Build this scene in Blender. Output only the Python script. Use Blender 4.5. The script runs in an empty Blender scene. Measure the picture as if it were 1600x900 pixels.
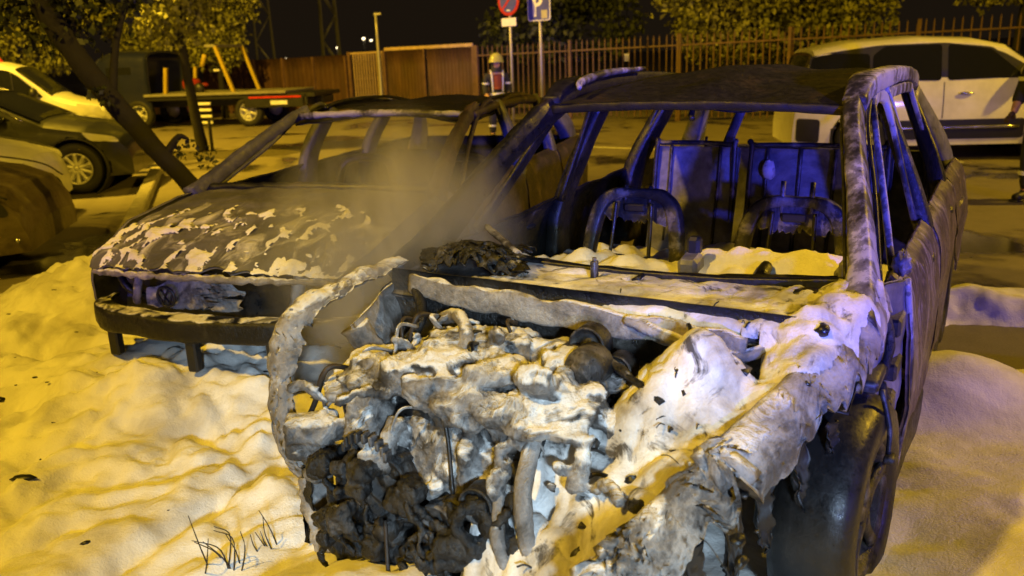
import bpy, math, random
import numpy as np
from mathutils import Vector, Matrix

# ---------------------------------------------------------------- camera, sky, lamps, exposure
SC = bpy.context.scene
COL = SC.collection
PITCH, ROLL, CAM_H = 0.272, 0.0365, 1.63
cam_data = bpy.data.cameras.new('camera')
cam = bpy.data.objects.new('camera', cam_data)
COL.objects.link(cam)
_fw = Vector((0, math.cos(PITCH), -math.sin(PITCH)))
_up = Vector((0, math.sin(PITCH), math.cos(PITCH)))
_rt = Vector((1, 0, 0))
_r2 = _rt * math.cos(ROLL) - _up * math.sin(ROLL)
_u2 = _up * math.cos(ROLL) + _rt * math.sin(ROLL)
_m = Matrix((_r2, _u2, -_fw)).transposed().to_4x4()
_m.translation = Vector((0, 0, CAM_H))
cam.matrix_world = _m
cam_data.sensor_width = 36.0
cam_data.lens = 36.0 * 1320 / 1600
cam_data.clip_start = 0.05
cam_data.clip_end = 600
cam_data.dof.use_dof = True
cam_data.dof.focus_distance = 2.9
cam_data.dof.aperture_fstop = 3.2
SC.camera = cam

world = bpy.data.worlds.new('World')
SC.world = world
world.use_nodes = True
_bg = world.node_tree.nodes['Background']
_bg.inputs['Color'].default_value = (0.0095, 0.0062, 0.0034, 1)      # night sky with a little sodium glow in it
_bg.inputs['Strength'].default_value = 1.0

SC.view_settings.view_transform = 'Standard'
SC.view_settings.look = 'None'
SC.view_settings.exposure = 0.0
SC.view_settings.gamma = 1.0
SC.cycles.use_denoising = True
SC.cycles.max_bounces = 5
SC.cycles.diffuse_bounces = 3
SC.cycles.glossy_bounces = 3
SC.cycles.volume_bounces = 1
SC.cycles.volume_step_rate = 1.0
SC.cycles.sample_clamp_indirect = 4.0

SODIUM = (1.0, 0.60, 0.03)
def lamp(name, loc, power, color, radius=0.15, spot=None, target=None, blend=0.6):
    d = bpy.data.lights.new(name, 'SPOT' if spot else 'POINT')
    d.energy = power; d.color = color; d.shadow_soft_size = radius
    o = bpy.data.objects.new(name, d); COL.objects.link(o); o.location = loc
    if spot:
        d.spot_size = math.radians(spot); d.spot_blend = blend
        o.rotation_euler = (Vector(target) - Vector(loc)).to_track_quat('-Z', 'Y').to_euler()
    return o
# the lamps of the street: their posts are built further down (STREET_LAMPS)
STREET_LAMPS = [((-5.4, -0.2, 8.4), 3500, None), ((-9.6, 14.2, 8.5), 11000, (-7.2, 19.0, 0)), ((12.5, 7.0, 8.5), 5200, None)]
for _loc, _pw, _aim in STREET_LAMPS:                       # the middle one is a cut-off lantern tipped to the far side of the road
    lamp('street_lamp_light', _loc, _pw, SODIUM, 0.22, spot=118 if _aim else None, target=_aim, blend=0.35)
# fire engine parked behind the photographer: blue beacons and a cool work light
lamp('beacon_light', (7.5, -5.0, 1.9), 1600, (0.24, 0.16, 1.0), 0.2, spot=46, target=(3.2, 5.0, 0.8), blend=0.5)
lamp('beacon_light', (1.4, -9.0, 2.0), 9000, (0.06, 0.07, 1.0), 0.2, spot=10.5, target=(0.95, 5.0, 1.33), blend=0.6)
lamp('beacon_light', (-3.6, -9.0, 2.0), 3300, (0.16, 0.12, 1.0), 0.2, spot=10, target=(-1.75, 5.4, 1.42), blend=0.6)
lamp('work_light', (0.9, -4.6, 2.7), 2700, (0.58, 0.79, 1.0), 0.3, spot=22, target=(-0.08, 1.85, 0.42), blend=1.0)

# ---------------------------------------------------------------- mesh helpers
rng = np.random.default_rng(7)
random.seed(7)
_perm = np.random.default_rng(11).permutation(256)
_perm = np.concatenate([_perm, _perm, _perm])
_grad = np.random.default_rng(12).normal(size=(256, 3)); _grad /= np.linalg.norm(_grad, axis=1)[:, None]
def perlin(P):
    P = np.asarray(P, float); I = np.floor(P).astype(int); f = P - I; I &= 255
    u = f * f * f * (f * (f * 6 - 15) + 10)
    def g(dx, dy, dz):
        h = _perm[_perm[_perm[I[..., 0] + dx] + I[..., 1] + dy] + I[..., 2] + dz]
        return (_grad[h] * (f - np.array([dx, dy, dz]))).sum(-1)
    x0 = g(0,0,0) + u[..., 0] * (g(1,0,0) - g(0,0,0)); x1 = g(0,1,0) + u[..., 0] * (g(1,1,0) - g(0,1,0))
    x2 = g(0,0,1) + u[..., 0] * (g(1,0,1) - g(0,0,1)); x3 = g(0,1,1) + u[..., 0] * (g(1,1,1) - g(0,1,1))
    y0 = x0 + u[..., 1] * (x1 - x0); y1 = x2 + u[..., 1] * (x3 - x2)
    return y0 + u[..., 2] * (y1 - y0)
def fbm(P, s=1.0, o=4, seed=0, billow=False):
    P = np.asarray(P, float) * s + seed * 17.31; a, t = 1.0, 0.0
    for _ in range(o):
        n = perlin(P); t = t + a * ((np.abs(n) - 0.22) * 2.2 if billow else n); P = P * 2.03 + 5.7; a *= 0.5
    return t * 1.25
def sst(a, b, x):
    t = np.clip((np.asarray(x, float) - a) / (b - a), 0, 1); return t * t * (3 - 2 * t)

def cr(P, n):
    """Catmull-Rom resampling of a list of points to n points"""
    P = np.asarray(P, float); k = len(P)
    if k == 2: return P[0] + (P[1] - P[0]) * np.linspace(0, 1, n).reshape((n,) + (1,) * (P.ndim - 1))
    E = np.concatenate([[2 * P[0] - P[1]], P, [2 * P[-1] - P[-2]]])
    t = np.linspace(0, k - 1, n); i = np.minimum(t.astype(int), k - 2); f = (t - i).reshape((n,) + (1,) * (P.ndim - 1))
    a, b, c, d = E[i], E[i + 1], E[i + 2], E[i + 3]
    return 0.5 * (2 * b + (c - a) * f + (2 * a - 5 * b + 4 * c - d) * f ** 2 + (3 * b - a - 3 * c + d) * f ** 3)
def gridf(m, n, off=0, wrap=False):
    F = []
    for i in range(m - 1):
        for j in range(n if wrap else n - 1):
            j2 = (j + 1) % n
            F.append((off + i * n + j, off + i * n + j2, off + (i + 1) * n + j2, off + (i + 1) * n + j))
    return F
def join(*parts):
    V, F = [], []
    k = 0
    for v, f in parts:
        v = np.asarray(v, float).reshape(-1, 3); V.append(v); F += [tuple(i + k for i in q) for q in f]; k += len(v)
    return np.concatenate(V), F
def gnormals(P):
    du = np.gradient(P, axis=0); dv = np.gradient(P, axis=1); n = np.cross(du, dv)
    return n / (np.linalg.norm(n, axis=-1, keepdims=True) + 1e-9)
def sheet(P, th):
    """a grid of points as a closed sheet of thickness th"""
    m, n = P.shape[:2]; N = gnormals(P); Q = P - N * th
    V = np.concatenate([P.reshape(-1, 3), Q.reshape(-1, 3)]); k = m * n
    F = gridf(m, n) + [tuple(reversed(f)) for f in gridf(m, n, k)]
    e = [(i * n, (i + 1) * n) for i in range(m - 1)] + [((m - 1) * n + j, (m - 1) * n + j + 1) for j in range(n - 1)]
    e += [((i + 1) * n + n - 1, i * n + n - 1) for i in range(m - 1)] + [(j + 1, j) for j in range(n - 1)]
    F += [(a, a + k, b + k, b) for a, b in e]
    return V, F
def patch(ctrl, m, n, th=0.01, rough=0.0, rs=6.0, ragged=(0, 0, 0, 0), seed=0):
    """sheet through a control net; ragged = how far each edge (u0,u1,v0,v1) is eaten away, as a share"""
    C = np.asarray(ctrl, float)
    U = cr(C, 40); S = np.swapaxes(cr(np.swapaxes(U, 0, 1), 40), 0, 1)
    uu, vv = np.meshgrid(np.linspace(0, 1, m), np.linspace(0, 1, n), indexing='ij')
    def rag(t, s): return np.abs(fbm(np.stack([t * 8, t * 0 + s * 3.7, t * 0 + seed], -1), 1.0, 3, s))
    u0 = ragged[0] * rag(vv, 1); u1 = 1 - ragged[1] * rag(vv, 2); v0 = ragged[2] * rag(uu, 3); v1 = 1 - ragged[3] * rag(uu, 4)
    a = np.clip(u0 + (u1 - u0) * uu, 0, 1) * 39; b = np.clip(v0 + (v1 - v0) * vv, 0, 1) * 39
    i = np.minimum(a.astype(int), 38); j = np.minimum(b.astype(int), 38); a = (a - i)[..., None]; b = (b - j)[..., None]
    P = (S[i, j] * (1 - a) * (1 - b) + S[i + 1, j] * a * (1 - b) + S[i, j + 1] * (1 - a) * b + S[i + 1, j + 1] * a * b)
    if rough: P = P + gnormals(P) * (fbm(P, rs, 4, seed + 1) * rough)[..., None]
    return sheet(P, th)
def tube(path, r, k=10, n=None, flat=1.0, lump=0.0, ls=14.0, seed=0, up=(0, 0, 1), square=False):
    """sweep along a path; r = radius or one per control point, flat squashes it along the up direction"""
    path = np.asarray(path, float); n = n or max(2, (len(path) - 1) * 8)
    if square and k > 4: k = 16
    R = np.full(len(path), r) if np.isscalar(r) else np.asarray(r, float)
    P = cr(path, n); R = cr(R[:, None], n)[:, 0]
    T = np.gradient(P, axis=0); T /= np.linalg.norm(T, axis=1)[:, None] + 1e-9
    upv = np.asarray(up, float); S = np.cross(T, upv); bad = np.linalg.norm(S, axis=1) < 1e-3
    S[bad] = np.cross(T[bad], (1, 0.01, 0)); S /= np.linalg.norm(S, axis=1)[:, None]; B = np.cross(S, T)
    a = np.linspace(0, 2 * np.pi, k, endpoint=False) + (np.pi / k if square and k == 4 else 0)
    ca, sa = np.cos(a), np.sin(a)
    if square and k > 4:
        ca, sa = np.sign(ca) * np.abs(ca) ** .42, np.sign(sa) * np.abs(sa) ** .42
    V = P[:, None] + R[:, None, None] * (S[:, None] * ca[None, :, None] + B[:, None] * sa[None, :, None] * flat)
    if lump:
        d = V - P[:, None]; V = P[:, None] + d * (1 + lump / (R[:, None] + 1e-9) * fbm(V, ls, 3, seed))[..., None]
    F = gridf(n, k, 0, True) + [tuple(range(k))[::-1], tuple((n - 1) * k + j for j in range(k))]
    return V.reshape(-1, 3), F
def lathe(prof, n=32, axis='y', c=(0, 0, 0)):
    """prof: (radius, offset along the axis)"""
    prof = np.asarray(prof, float); a = np.linspace(0, 2 * np.pi, n, endpoint=False)
    r, h = prof[:, 0][:, None], prof[:, 1][:, None] + 0 * a
    X, Y = r * np.cos(a), r * np.sin(a)
    V = {'y': np.stack([X, h, Y], -1), 'z': np.stack([X, Y, h], -1), 'x': np.stack([h, X, Y], -1)}[axis] + np.asarray(c, float)
    return V.reshape(-1, 3), gridf(len(prof), n, 0, True)
def box(c, s, bev=0.0, rot=None):
    s = np.asarray(s, float) / 2; b = min(bev, s.min() * 0.9)
    V, F = [], []
    if b <= 0:
        V = np.array([(x, y, z) for x in (-1, 1) for y in (-1, 1) for z in (-1, 1)], float) * s
        F = [(0, 1, 3, 2), (4, 6, 7, 5), (0, 4, 5, 1), (2, 3, 7, 6), (0, 2, 6, 4), (1, 5, 7, 3)]
    else:
        idx = {}
        for sx in (-1, 1):
            for sy in (-1, 1):
                for sz in (-1, 1):
                    for ax in range(3):
                        p = np.array([sx, sy, sz]) * (s - b); p[ax] = (sx, sy, sz)[ax] * s[ax]
                        idx[sx, sy, sz, ax] = len(V); V.append(p)
        V = np.array(V)
        for ax in range(3):
            o = [i for i in range(3) if i != ax]
            for sg in (-1, 1):
                q = []
                for a_, b_ in ((-1, -1), (1, -1), (1, 1), (-1, 1)):
                    k = [0, 0, 0]; k[ax] = sg; k[o[0]] = a_; k[o[1]] = b_; q.append(idx[k[0], k[1], k[2], ax])
                F.append(tuple(q))
            for a_ in (-1, 1):
                for b_ in (-1, 1):
                    q = []
                    for t, w in ((-1, o[0]), (1, o[0]), (1, o[1]), (-1, o[1])):
                        k = [0, 0, 0]; k[ax] = t; k[o[0]] = a_; k[o[1]] = b_; q.append(idx[k[0], k[1], k[2], w])
                    F.append(tuple(q))
        for sx in (-1, 1):
            for sy in (-1, 1):
                for sz in (-1, 1): F.append(tuple(idx[sx, sy, sz, a] for a in range(3)))
        F2 = []
        for f in F:   # face outward
            p = V[list(f)]; nn = np.cross(p[1] - p[0], p[2] - p[0])
            F2.append(f if nn @ p.mean(0) > 0 else f[::-1])
        F = F2
    if rot is not None: V = V @ np.array(Matrix.Rotation(rot[1], 3, rot[0])).T
    return V + np.asarray(c, float), F
def blob(c, r, amp=0.15, s=2.0, seed=0, n=16):
    a = np.linspace(0, 2 * np.pi, n, endpoint=False); b = np.linspace(0.02, np.pi - 0.02, n // 2 + 2)
    D = np.stack([np.sin(b)[:, None] * np.cos(a), np.sin(b)[:, None] * np.sin(a), np.cos(b)[:, None] + 0 * a], -1)
    V = D * (1 + amp * fbm(D, s, 3, seed))[..., None] * np.asarray(r, float) + np.asarray(c, float)
    m = len(b); F = gridf(m, n, 0, True) + [tuple(range(n)), tuple((m - 1) * n + j for j in range(n))[::-1]]
    return V.reshape(-1, 3), [f[::-1] for f in F]
def field(xs, ys, Z, keep=None, skirt=None):
    X, Y = np.meshgrid(xs, ys, indexing='ij'); P = np.stack([X, Y, Z], -1); m, n = Z.shape
    F = gridf(m, n)
    if keep is not None:
        K = keep.ravel(); F = [f for f in F if K[list(f)].all()]
    return P.reshape(-1, 3), [f for f in F]
def compact(V, F):
    V = np.asarray(V); u = sorted({i for f in F for i in f}); mp = {a: b for b, a in enumerate(u)}
    return V[u], [tuple(mp[i] for i in f) for f in F]

def mesh(name, VF, mat, smooth=True):
    me = bpy.data.meshes.new(name); V, F = VF
    me.from_pydata(np.asarray(V).reshape(-1, 3).tolist(), [], [tuple(int(i) for i in f) for f in F])
    if isinstance(mat, (list, tuple)):
        for m in mat: me.materials.append(m)
    elif mat: me.materials.append(mat)
    if smooth: me.polygons.foreach_set('use_smooth', [True] * len(me.polygons))
    me.update(); return me
def obj(name, VF, mat, parent=None, smooth=True, auto=None):
    me = VF if isinstance(VF, bpy.types.Mesh) else mesh(name, VF, mat, smooth)
    if auto is not None and hasattr(me, 'set_sharp_from_angle'): me.set_sharp_from_angle(angle=math.radians(auto))
    o = bpy.data.objects.new(name, me); COL.objects.link(o)
    if parent: o.parent = parent
    return o
def tag(o, label=None, cat=None, group=None, kind=None):
    for k, v in (('label', label), ('category', cat), ('group', group), ('kind', kind)):
        if v: o[k] = v
    return o
def thing(name, loc, rz, label, cat, group=None):
    o = bpy.data.objects.new(name, None); COL.objects.link(o); o.location = loc; o.rotation_euler = (0, 0, rz)
    o.empty_display_size = 0.2
    return tag(o, label, cat, group)
def heading(yaw): return -math.pi / 2 - yaw

# ---------------------------------------------------------------- materials
def nmat(name):
    m = bpy.data.materials.new(name); m.use_nodes = True; nt = m.node_tree
    return m, nt, nt.nodes['Principled BSDF']
def nd(nt, t, ins=None, **props):
    n = nt.nodes.new(t)
    for k, v in props.items(): setattr(n, k, v)
    for k, v in (ins or {}).items():
        if isinstance(v, bpy.types.NodeSocket): nt.links.new(v, n.inputs[k])
        else: n.inputs[k].default_value = v
    return n
def coords(nt, scale=(1, 1, 1), kind='Object'):
    tc = nd(nt, 'ShaderNodeTexCoord'); mp = nd(nt, 'ShaderNodeMapping', {'Vector': tc.outputs[kind], 'Scale': scale}); return mp.outputs[0]
def noise(nt, vec, scale, detail=6, rough=0.6, dist=0.0):
    return nd(nt, 'ShaderNodeTexNoise', {'Vector': vec, 'Scale': scale, 'Detail': detail, 'Roughness': rough, 'Distortion': dist}).outputs['Fac']
def ramp(nt, fac, stops):
    r = nd(nt, 'ShaderNodeValToRGB', {'Fac': fac}); e = r.color_ramp.elements
    while len(e) < len(stops): e.new(0.5)
    for i, (p, c) in enumerate(stops):
        e[i].position = p; e[i].color = (c, c, c, 1) if np.isscalar(c) else (*c, 1)
    return r.outputs['Color']
def mixc(nt, fac, a, b, blend='MIX'):
    n = nd(nt, 'ShaderNodeMix', data_type='RGBA', blend_type=blend)
    for k, v in ((0, fac), (6, a), (7, b)):
        if isinstance(v, bpy.types.NodeSocket): nt.links.new(v, n.inputs[k])
        else: n.inputs[k].default_value = v if np.isscalar(v) else ((*v, 1) if len(v) == 3 else v)
    return n.outputs[2]
def mth(nt, op, a, b=None, c=None, clamp=False):
    n = nd(nt, 'ShaderNodeMath', operation=op, use_clamp=clamp)
    for i, v in enumerate((a, b, c)):
        if v is None: continue
        if isinstance(v, bpy.types.NodeSocket): nt.links.new(v, n.inputs[i])
        else: n.inputs[i].default_value = v
    return n.outputs[0]
def mrange(nt, v, a, b, c=0.0, d=1.0):
    return nd(nt, 'ShaderNodeMapRange', {'Value': v, 'From Min': a, 'From Max': b, 'To Min': c, 'To Max': d}).outputs[0]
def bump(nt, b, h, strength=0.4, dist=0.02, prev=None):
    n = nd(nt, 'ShaderNodeBump', {'Height': h, 'Strength': strength, 'Distance': dist})
    if prev: nt.links.new(prev, n.inputs['Normal'])
    nt.links.new(n.outputs[0], b.inputs['Normal']); return n.outputs[0]
def plain(name, col, rough=0.5, metal=0.0, var=0.15, scale=8.0, bmp=0.0, coat=0.0):
    m, nt, b = nmat(name); v = coords(nt); n = noise(nt, v, scale)
    c = np.asarray(col, float)
    nt.links.new(ramp(nt, n, [(0.25, tuple(c * (1 - var))), (0.75, tuple(np.minimum(c * (1 + var), 1)))]), b.inputs['Base Color'])
    nt.links.new(mrange(nt, n, 0.3, 0.7, max(rough - 0.08, 0), min(rough + 0.08, 1)), b.inputs['Roughness'])
    b.inputs['Metallic'].default_value = metal
    if coat: b.inputs['Coat Weight'].default_value = coat; b.inputs['Coat Roughness'].default_value = 0.05
    if bmp: bump(nt, b, n, bmp, 0.01)
    return m
FOAM_C = ((0.62, 0.60, 0.56), (0.84, 0.83, 0.80))
def burnt(name, stops, scale=5.0, stretch=(1, 1, 1), rough=(0.4, 0.8), metal=0.25, bmp=0.4, foam=None, fscale=9.0, fstretch=(1, 1, 1), fup=0.5, dist=0.6, fgrad=None, fsoft=0.13):
    """scorched steel: soot, rust and white ash; foam = threshold above which foam clings (lower = more)"""
    m, nt, b = nmat(name); v = coords(nt, stretch)
    n = noise(nt, v, scale, 9, 0.65, dist); n2 = noise(nt, coords(nt), scale * 7, 5, 0.7)
    f = mth(nt, 'ADD', n, mth(nt, 'MULTIPLY', mth(nt, 'SUBTRACT', n2, 0.5), 0.25))
    c = ramp(nt, f, stops); rg = mrange(nt, n2, 0.3, 0.7, rough[0], rough[1]); h = f
    if foam is not None:
        nz = nd(nt, 'ShaderNodeSeparateXYZ', {0: nd(nt, 'ShaderNodeNewGeometry').outputs['Normal']}).outputs[2]
        fn = noise(nt, coords(nt, fstretch), fscale, 7, 0.62, 0.9)
        k = mth(nt, 'ADD', fn, mth(nt, 'MULTIPLY', nz, fup))
        if fgrad: k = mth(nt, 'ADD', k, mrange(nt, nd(nt, 'ShaderNodeSeparateXYZ', {0: coords(nt)}).outputs[0], fgrad[0], fgrad[1], fgrad[2], 0.0))
        mask = mrange(nt, k, foam, foam + fsoft)
        c = mixc(nt, mask, c, ramp(nt, n2, [(0.3, FOAM_C[0]), (0.7, FOAM_C[1])]))
        rg = mth(nt, 'ADD', rg, mth(nt, 'MULTIPLY', mask, 0.25), clamp=True)
        h = mth(nt, 'ADD', mth(nt, 'MULTIPLY', f, 0.4), mth(nt, 'MULTIPLY', mask, mth(nt, 'ADD', fn, 0.6)))
        nt.links.new(mth(nt, 'MULTIPLY', mth(nt, 'SUBTRACT', 1.0, mask), metal), b.inputs['Metallic'])
    else: b.inputs['Metallic'].default_value = metal
    nt.links.new(c, b.inputs['Base Color']); nt.links.new(rg, b.inputs['Roughness'])
    bump(nt, b, mth(nt, 'ADD', h, mth(nt, 'MULTIPLY', n2, 0.7)), bmp, 0.007 if foam is None else 0.014)
    return m
def glass(name, col=(0.012, 0.013, 0.015)):
    m, nt, b = nmat(name); b.inputs['Base Color'].default_value = (*col, 1); b.inputs['Roughness'].default_value = 0.06
    n = noise(nt, coords(nt), 3.0); nt.links.new(mrange(nt, n, 0.3, 0.7, 0.04, 0.16), b.inputs['Roughness'])
    b.inputs['IOR'].default_value = 1.5; return m
def paint(name, col, coat=0.8, dirt=0.25):
    m, nt, b = nmat(name); v = coords(nt); n = noise(nt, v, 3.0, 8, 0.65)
    c = np.asarray(col, float)
    nt.links.new(ramp(nt, n, [(0.3, tuple(c * (1 - dirt))), (0.6, tuple(c))]), b.inputs['Base Color'])
    nt.links.new(mrange(nt, n, 0.3, 0.7, 0.5, 0.28), b.inputs['Roughness']); b.inputs['Coat Weight'].default_value = coat; b.inputs['Coat Roughness'].default_value = 0.08
    return m
def emit(name, col, s):
    m, nt, b = nmat(name); b.inputs['Base Color'].default_value = (*col, 1); b.inputs['Emission Color'].default_value = (*col, 1); b.inputs['Emission Strength'].default_value = s; return m

BLK, CHR, SOOT = (0.008, 0.008, 0.009), (0.022, 0.020, 0.019), (0.05, 0.045, 0.042)
M_char = burnt('charred_steel', [(0.3, (.005, .005, .0055)), (0.57, (.010, .010, .010)), (0.60, (.028, .022, .017)), (0.69, (.035, .028, .022)), (0.71, (0.11, 0.10, 0.09))], 6, rough=(.22, .6), metal=0.0)
M_roof = burnt('scorched_roof', [(0.3, BLK), (0.55, (0.014, 0.013, 0.013)), (0.66, (0.035, 0.025, 0.018)), (0.8, (0.10, 0.085, 0.07)), (0.95, (0.3, 0.28, 0.26))], 4, rough=(0.35, 0.7))
M_ash = burnt('ashen_steel', [(0.34, (0.008, 0.008, 0.009)), (0.43, (0.025, 0.022, 0.022)), (0.46, (0.09, 0.082, 0.085)), (0.52, (0.17, 0.165, 0.17)), (0.55, (0.36, 0.35, 0.37)), (0.75, (0.46, 0.45, 0.48))], 4.2, stretch=(1, 1, .6), rough=(0.35, 0.75), metal=0.0)
M_door = burnt('flow_scorched_door', [(0.28, (0.02, 0.014, 0.012)), (0.40, (0.07, 0.05, 0.042)), (0.46, (0.15, 0.115, 0.10)), (0.50, (0.04, 0.03, 0.027)), (0.56, (0.10, 0.078, 0.07)), (0.60, (0.24, 0.20, 0.19)), (0.66, (0.06, 0.045, 0.04)), (0.74, (0.26, 0.23, 0.22))], 2.0, stretch=(3.6, 1.5, 0.5), rough=(0.25, 0.6), metal=0.1, dist=1.5)
M_frame = burnt('bare_steel', [(0.3, (0.010, 0.010, 0.011)), (0.54, (0.03, 0.029, 0.029)), (0.58, (0.09, 0.085, 0.085)), (0.75, (0.2, 0.19, 0.19))], 8, rough=(.25, .6), metal=0.2)
M_inner = burnt('inner_steel', [(0.3, (0.04, 0.04, 0.05)), (0.48, (0.12, 0.12, 0.14)), (0.62, (0.22, 0.22, 0.25)), (0.75, (0.34, 0.34, 0.37))], 4, rough=(.3, .7), metal=0.0)
M_fender = burnt('melted_fender', [(0.32, (0.03, 0.028, 0.025)), (0.45, (0.10, 0.09, 0.08)), (0.53, (0.27, 0.25, 0.225)), (0.62, (0.40, 0.37, 0.34)), (0.75, (0.55, 0.52, 0.48))], 5, rough=(0.35, 0.8), metal=0.0, bmp=0.9, foam=0.90, fscale=5)
M_ring = burnt('lumpy_fender', [(0.3, (0.06, 0.055, 0.05)), (0.5, (0.24, 0.22, 0.2)), (0.7, (0.5, 0.47, 0.44))], 7, rough=(0.5, 0.85), metal=0.05, bmp=0.9, foam=0.82, fscale=8)
M_engine = burnt('engine_metal', [(0.3, (.004, .004, .004)), (0.52, (0.012, 0.0115, 0.011)), (0.62, (0.04, 0.036, 0.032)), (0.72, (0.15, 0.14, 0.13))], 9, rough=(0.18, 0.6), metal=0.1, bmp=0.8, foam=0.86, fscale=7, fup=.30)
M_hood = burnt('hood_foam_flecked', [(0.3, (0.05, 0.05, 0.05)), (0.5, (0.10, 0.098, 0.098)), (0.68, (0.16, 0.155, 0.155)), (0.8, (0.22, 0.21, 0.21))], 3, rough=(0.45, 0.75), metal=0.0, bmp=0.5, foam=0.97, fscale=5, fstretch=(1.0, 1.8, 1), fup=0.5, fgrad=(-.1, .35, -.2), fsoft=.30)
M_body2 = burnt('car_two_panel', [(0.3, (0.008, 0.008, 0.008)), (0.55, (0.022, 0.02, 0.018)), (0.7, (0.07, 0.06, 0.05))], 5, metal=0.0)
M_beam = burnt('bumper_beam', [(0.3, (.005, .005, .005)), (0.6, (0.012, 0.011, 0.010)), (0.75, (0.05, 0.045, 0.035))], 7, rough=(.3, .6), foam=0.93, fscale=7, bmp=0.5)
M_tyre = burnt('scorched_rubber', [(0.3, (0.006, 0.006, 0.006)), (0.6, (0.018, 0.017, 0.016)), (0.8, (0.05, 0.045, 0.04))], 8, rough=(0.25, 0.55), metal=0.0, bmp=0.25)
M_alloy = burnt('scorched_alloy', [(0.3, (0.008, 0.008, 0.008)), (0.52, (0.03, 0.027, 0.024)), (0.6, (0.09, 0.08, 0.07)), (0.75, (0.22, 0.2, 0.18))], 11, rough=(0.2, 0.6), metal=0.2, bmp=.7)
M_rust = burnt('rust', [(0.3, (0.015, 0.012, 0.01)), (0.55, (0.045, 0.032, 0.022)), (0.75, (0.13, 0.09, 0.065))], 7)
def foam_mat(name, dirt=0.35, dark=(0.16, 0.15, 0.13), soot=0.70, scale=3.0):
    m, nt, b = nmat(name); v = coords(nt)
    n = noise(nt, v, scale, 8, 0.62, 0.5); n2 = noise(nt, v, 26, 6, 0.65); n3 = noise(nt, v, 120, 3, 0.6); n4 = noise(nt, v, 7.5, 8, 0.66, 1.0)
    c = ramp(nt, n, [(0.32, (0.62 - dirt * 0.45, 0.60 - dirt * 0.45, 0.57 - dirt * 0.45)), (0.55 + 0.08 * (dirt > .5), (0.83, 0.82, 0.79))])
    c = mixc(nt, mrange(nt, n4, soot, soot + 0.09), c, dark)
    nt.links.new(c, b.inputs['Base Color']); b.inputs['Roughness'].default_value = 0.75
    h = mth(nt, 'ADD', mth(nt, 'MULTIPLY', n2, 0.7), mth(nt, 'MULTIPLY', n3, 0.5)); h = mth(nt, 'SUBTRACT', h, mrange(nt, n4, soot, soot + 0.09, 0, 0.5))
    bump(nt, b, h, 0.45, 0.014); return m
M_foam = foam_mat('fire_foam', 0.2, soot=0.74)
M_foamin = foam_mat('fire_foam_inside', 0.15, soot=0.8)
M_foameng = foam_mat('fire_foam_sooty', 0.85, dark=(0.07, 0.064, 0.056), soot=0.555, scale=5.5)
M_blackp = plain('black_plastic', (0.012, 0.012, 0.013), 0.5)
M_glass = glass('dark_glass')
M_rub = plain('tyre_rubber', (0.015, 0.015, 0.015), 0.75)
M_rim = plain('alloy_rim', (0.55, 0.55, 0.55), 0.35, 0.25)
M_lens = plain('lamp_lens', (0.55, 0.55, 0.52), 0.12)
# ---------------------------------------------------------------- ground
def asphalt():
    m, nt, b = nmat('wet_asphalt'); v = coords(nt)
    n = noise(nt, v, 0.45, 8, 0.6, 0.4); g = noise(nt, v, 90, 4, 0.7); s = noise(nt, v, 2.3, 6, 0.65)
    c = ramp(nt, mth(nt, 'ADD', mth(nt, 'MULTIPLY', g, 0.5), mth(nt, 'MULTIPLY', s, 0.5)), [(0.3, (0.095, 0.082, 0.068)), (0.7, (0.24, 0.21, 0.175))])
    c = mixc(nt, mrange(nt, s, 0.55, 0.72, 0, 0.5), c, (0.05, 0.047, 0.042))
    nt.links.new(c, b.inputs['Base Color'])
    wet = mrange(nt, n, 0.53, 0.60); c = mixc(nt, wet, c, (0.028, 0.025, 0.021)); nt.links.new(c, b.inputs['Base Color'])
    nt.links.new(mrange(nt, wet, 0.0, 1.0, 0.72, 0.10), b.inputs['Roughness'])
    bump(nt, b, mth(nt, 'MULTIPLY', g, mth(nt, 'SUBTRACT', 1.15, wet)), 0.25, 0.01); return m
M_asphalt = asphalt()
_xs = np.array([-300, -60, -25, -12, -6, -2, 2, 6, 12, 25, 60, 300.]); _ys = np.array([-60, -10, 0, 4, 8, 12, 16, 20, 26, 40, 90, 400.])
g = obj('ground', field(_xs, _ys, np.zeros((12, 12))), M_asphalt); tag(g, kind='structure')
M_line = plain('road_paint', (0.62, 0.61, 0.56), 0.6, var=0.3, scale=14)
def strip(name, a, b, w, mat, z=0.004):
    a, b = np.array(a, float), np.array(b, float); d = (b - a) / np.linalg.norm(b - a); s = np.array([-d[1], d[0]]) * w / 2
    P = [(*(a + s), z), (*(b + s), z), (*(b - s), z), (*(a - s), z)]
    o = obj(name, (np.array(P)[::-1], [(0, 1, 2, 3)]), mat); tag(o, kind='structure'); return o
strip('road_marking', (-2.7, 17.6), (-1.0, 16.4), 0.12, M_line)
strip('road_marking', (0.9, 15.1), (2.5, 14.0), 0.12, M_line)
strip('road_marking', (4.3, 11.2), (6.1, 11.3), 0.13, M_line)
# kerb in front of the parked cars: separate kerb stones
M_kerb = plain('kerb_stone', (0.30, 0.28, 0.25), 0.8, var=0.35, scale=6, bmp=0.4)
kb = bpy.data.objects.new('kerb', None); COL.objects.link(kb); tag(kb, kind='structure')
ka, kbb = np.array([-3.05, 6.1]), np.array([-5.6, 13.6]); kd = (kbb - ka) / np.linalg.norm(kbb - ka)
kme = mesh('kerb_stone', box((0, 0, 0.05), (0.78, 0.16, 0.12), 0.015), M_kerb, False)
for i in range(10):
    o = obj('kerb_stone', kme, None, kb); p = ka + kd * (i * 0.795); o.location = (p[0], p[1], 0.0); o.rotation_euler = (0, 0, math.atan2(kd[1], kd[0]) + random.uniform(-.01, .01))
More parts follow.
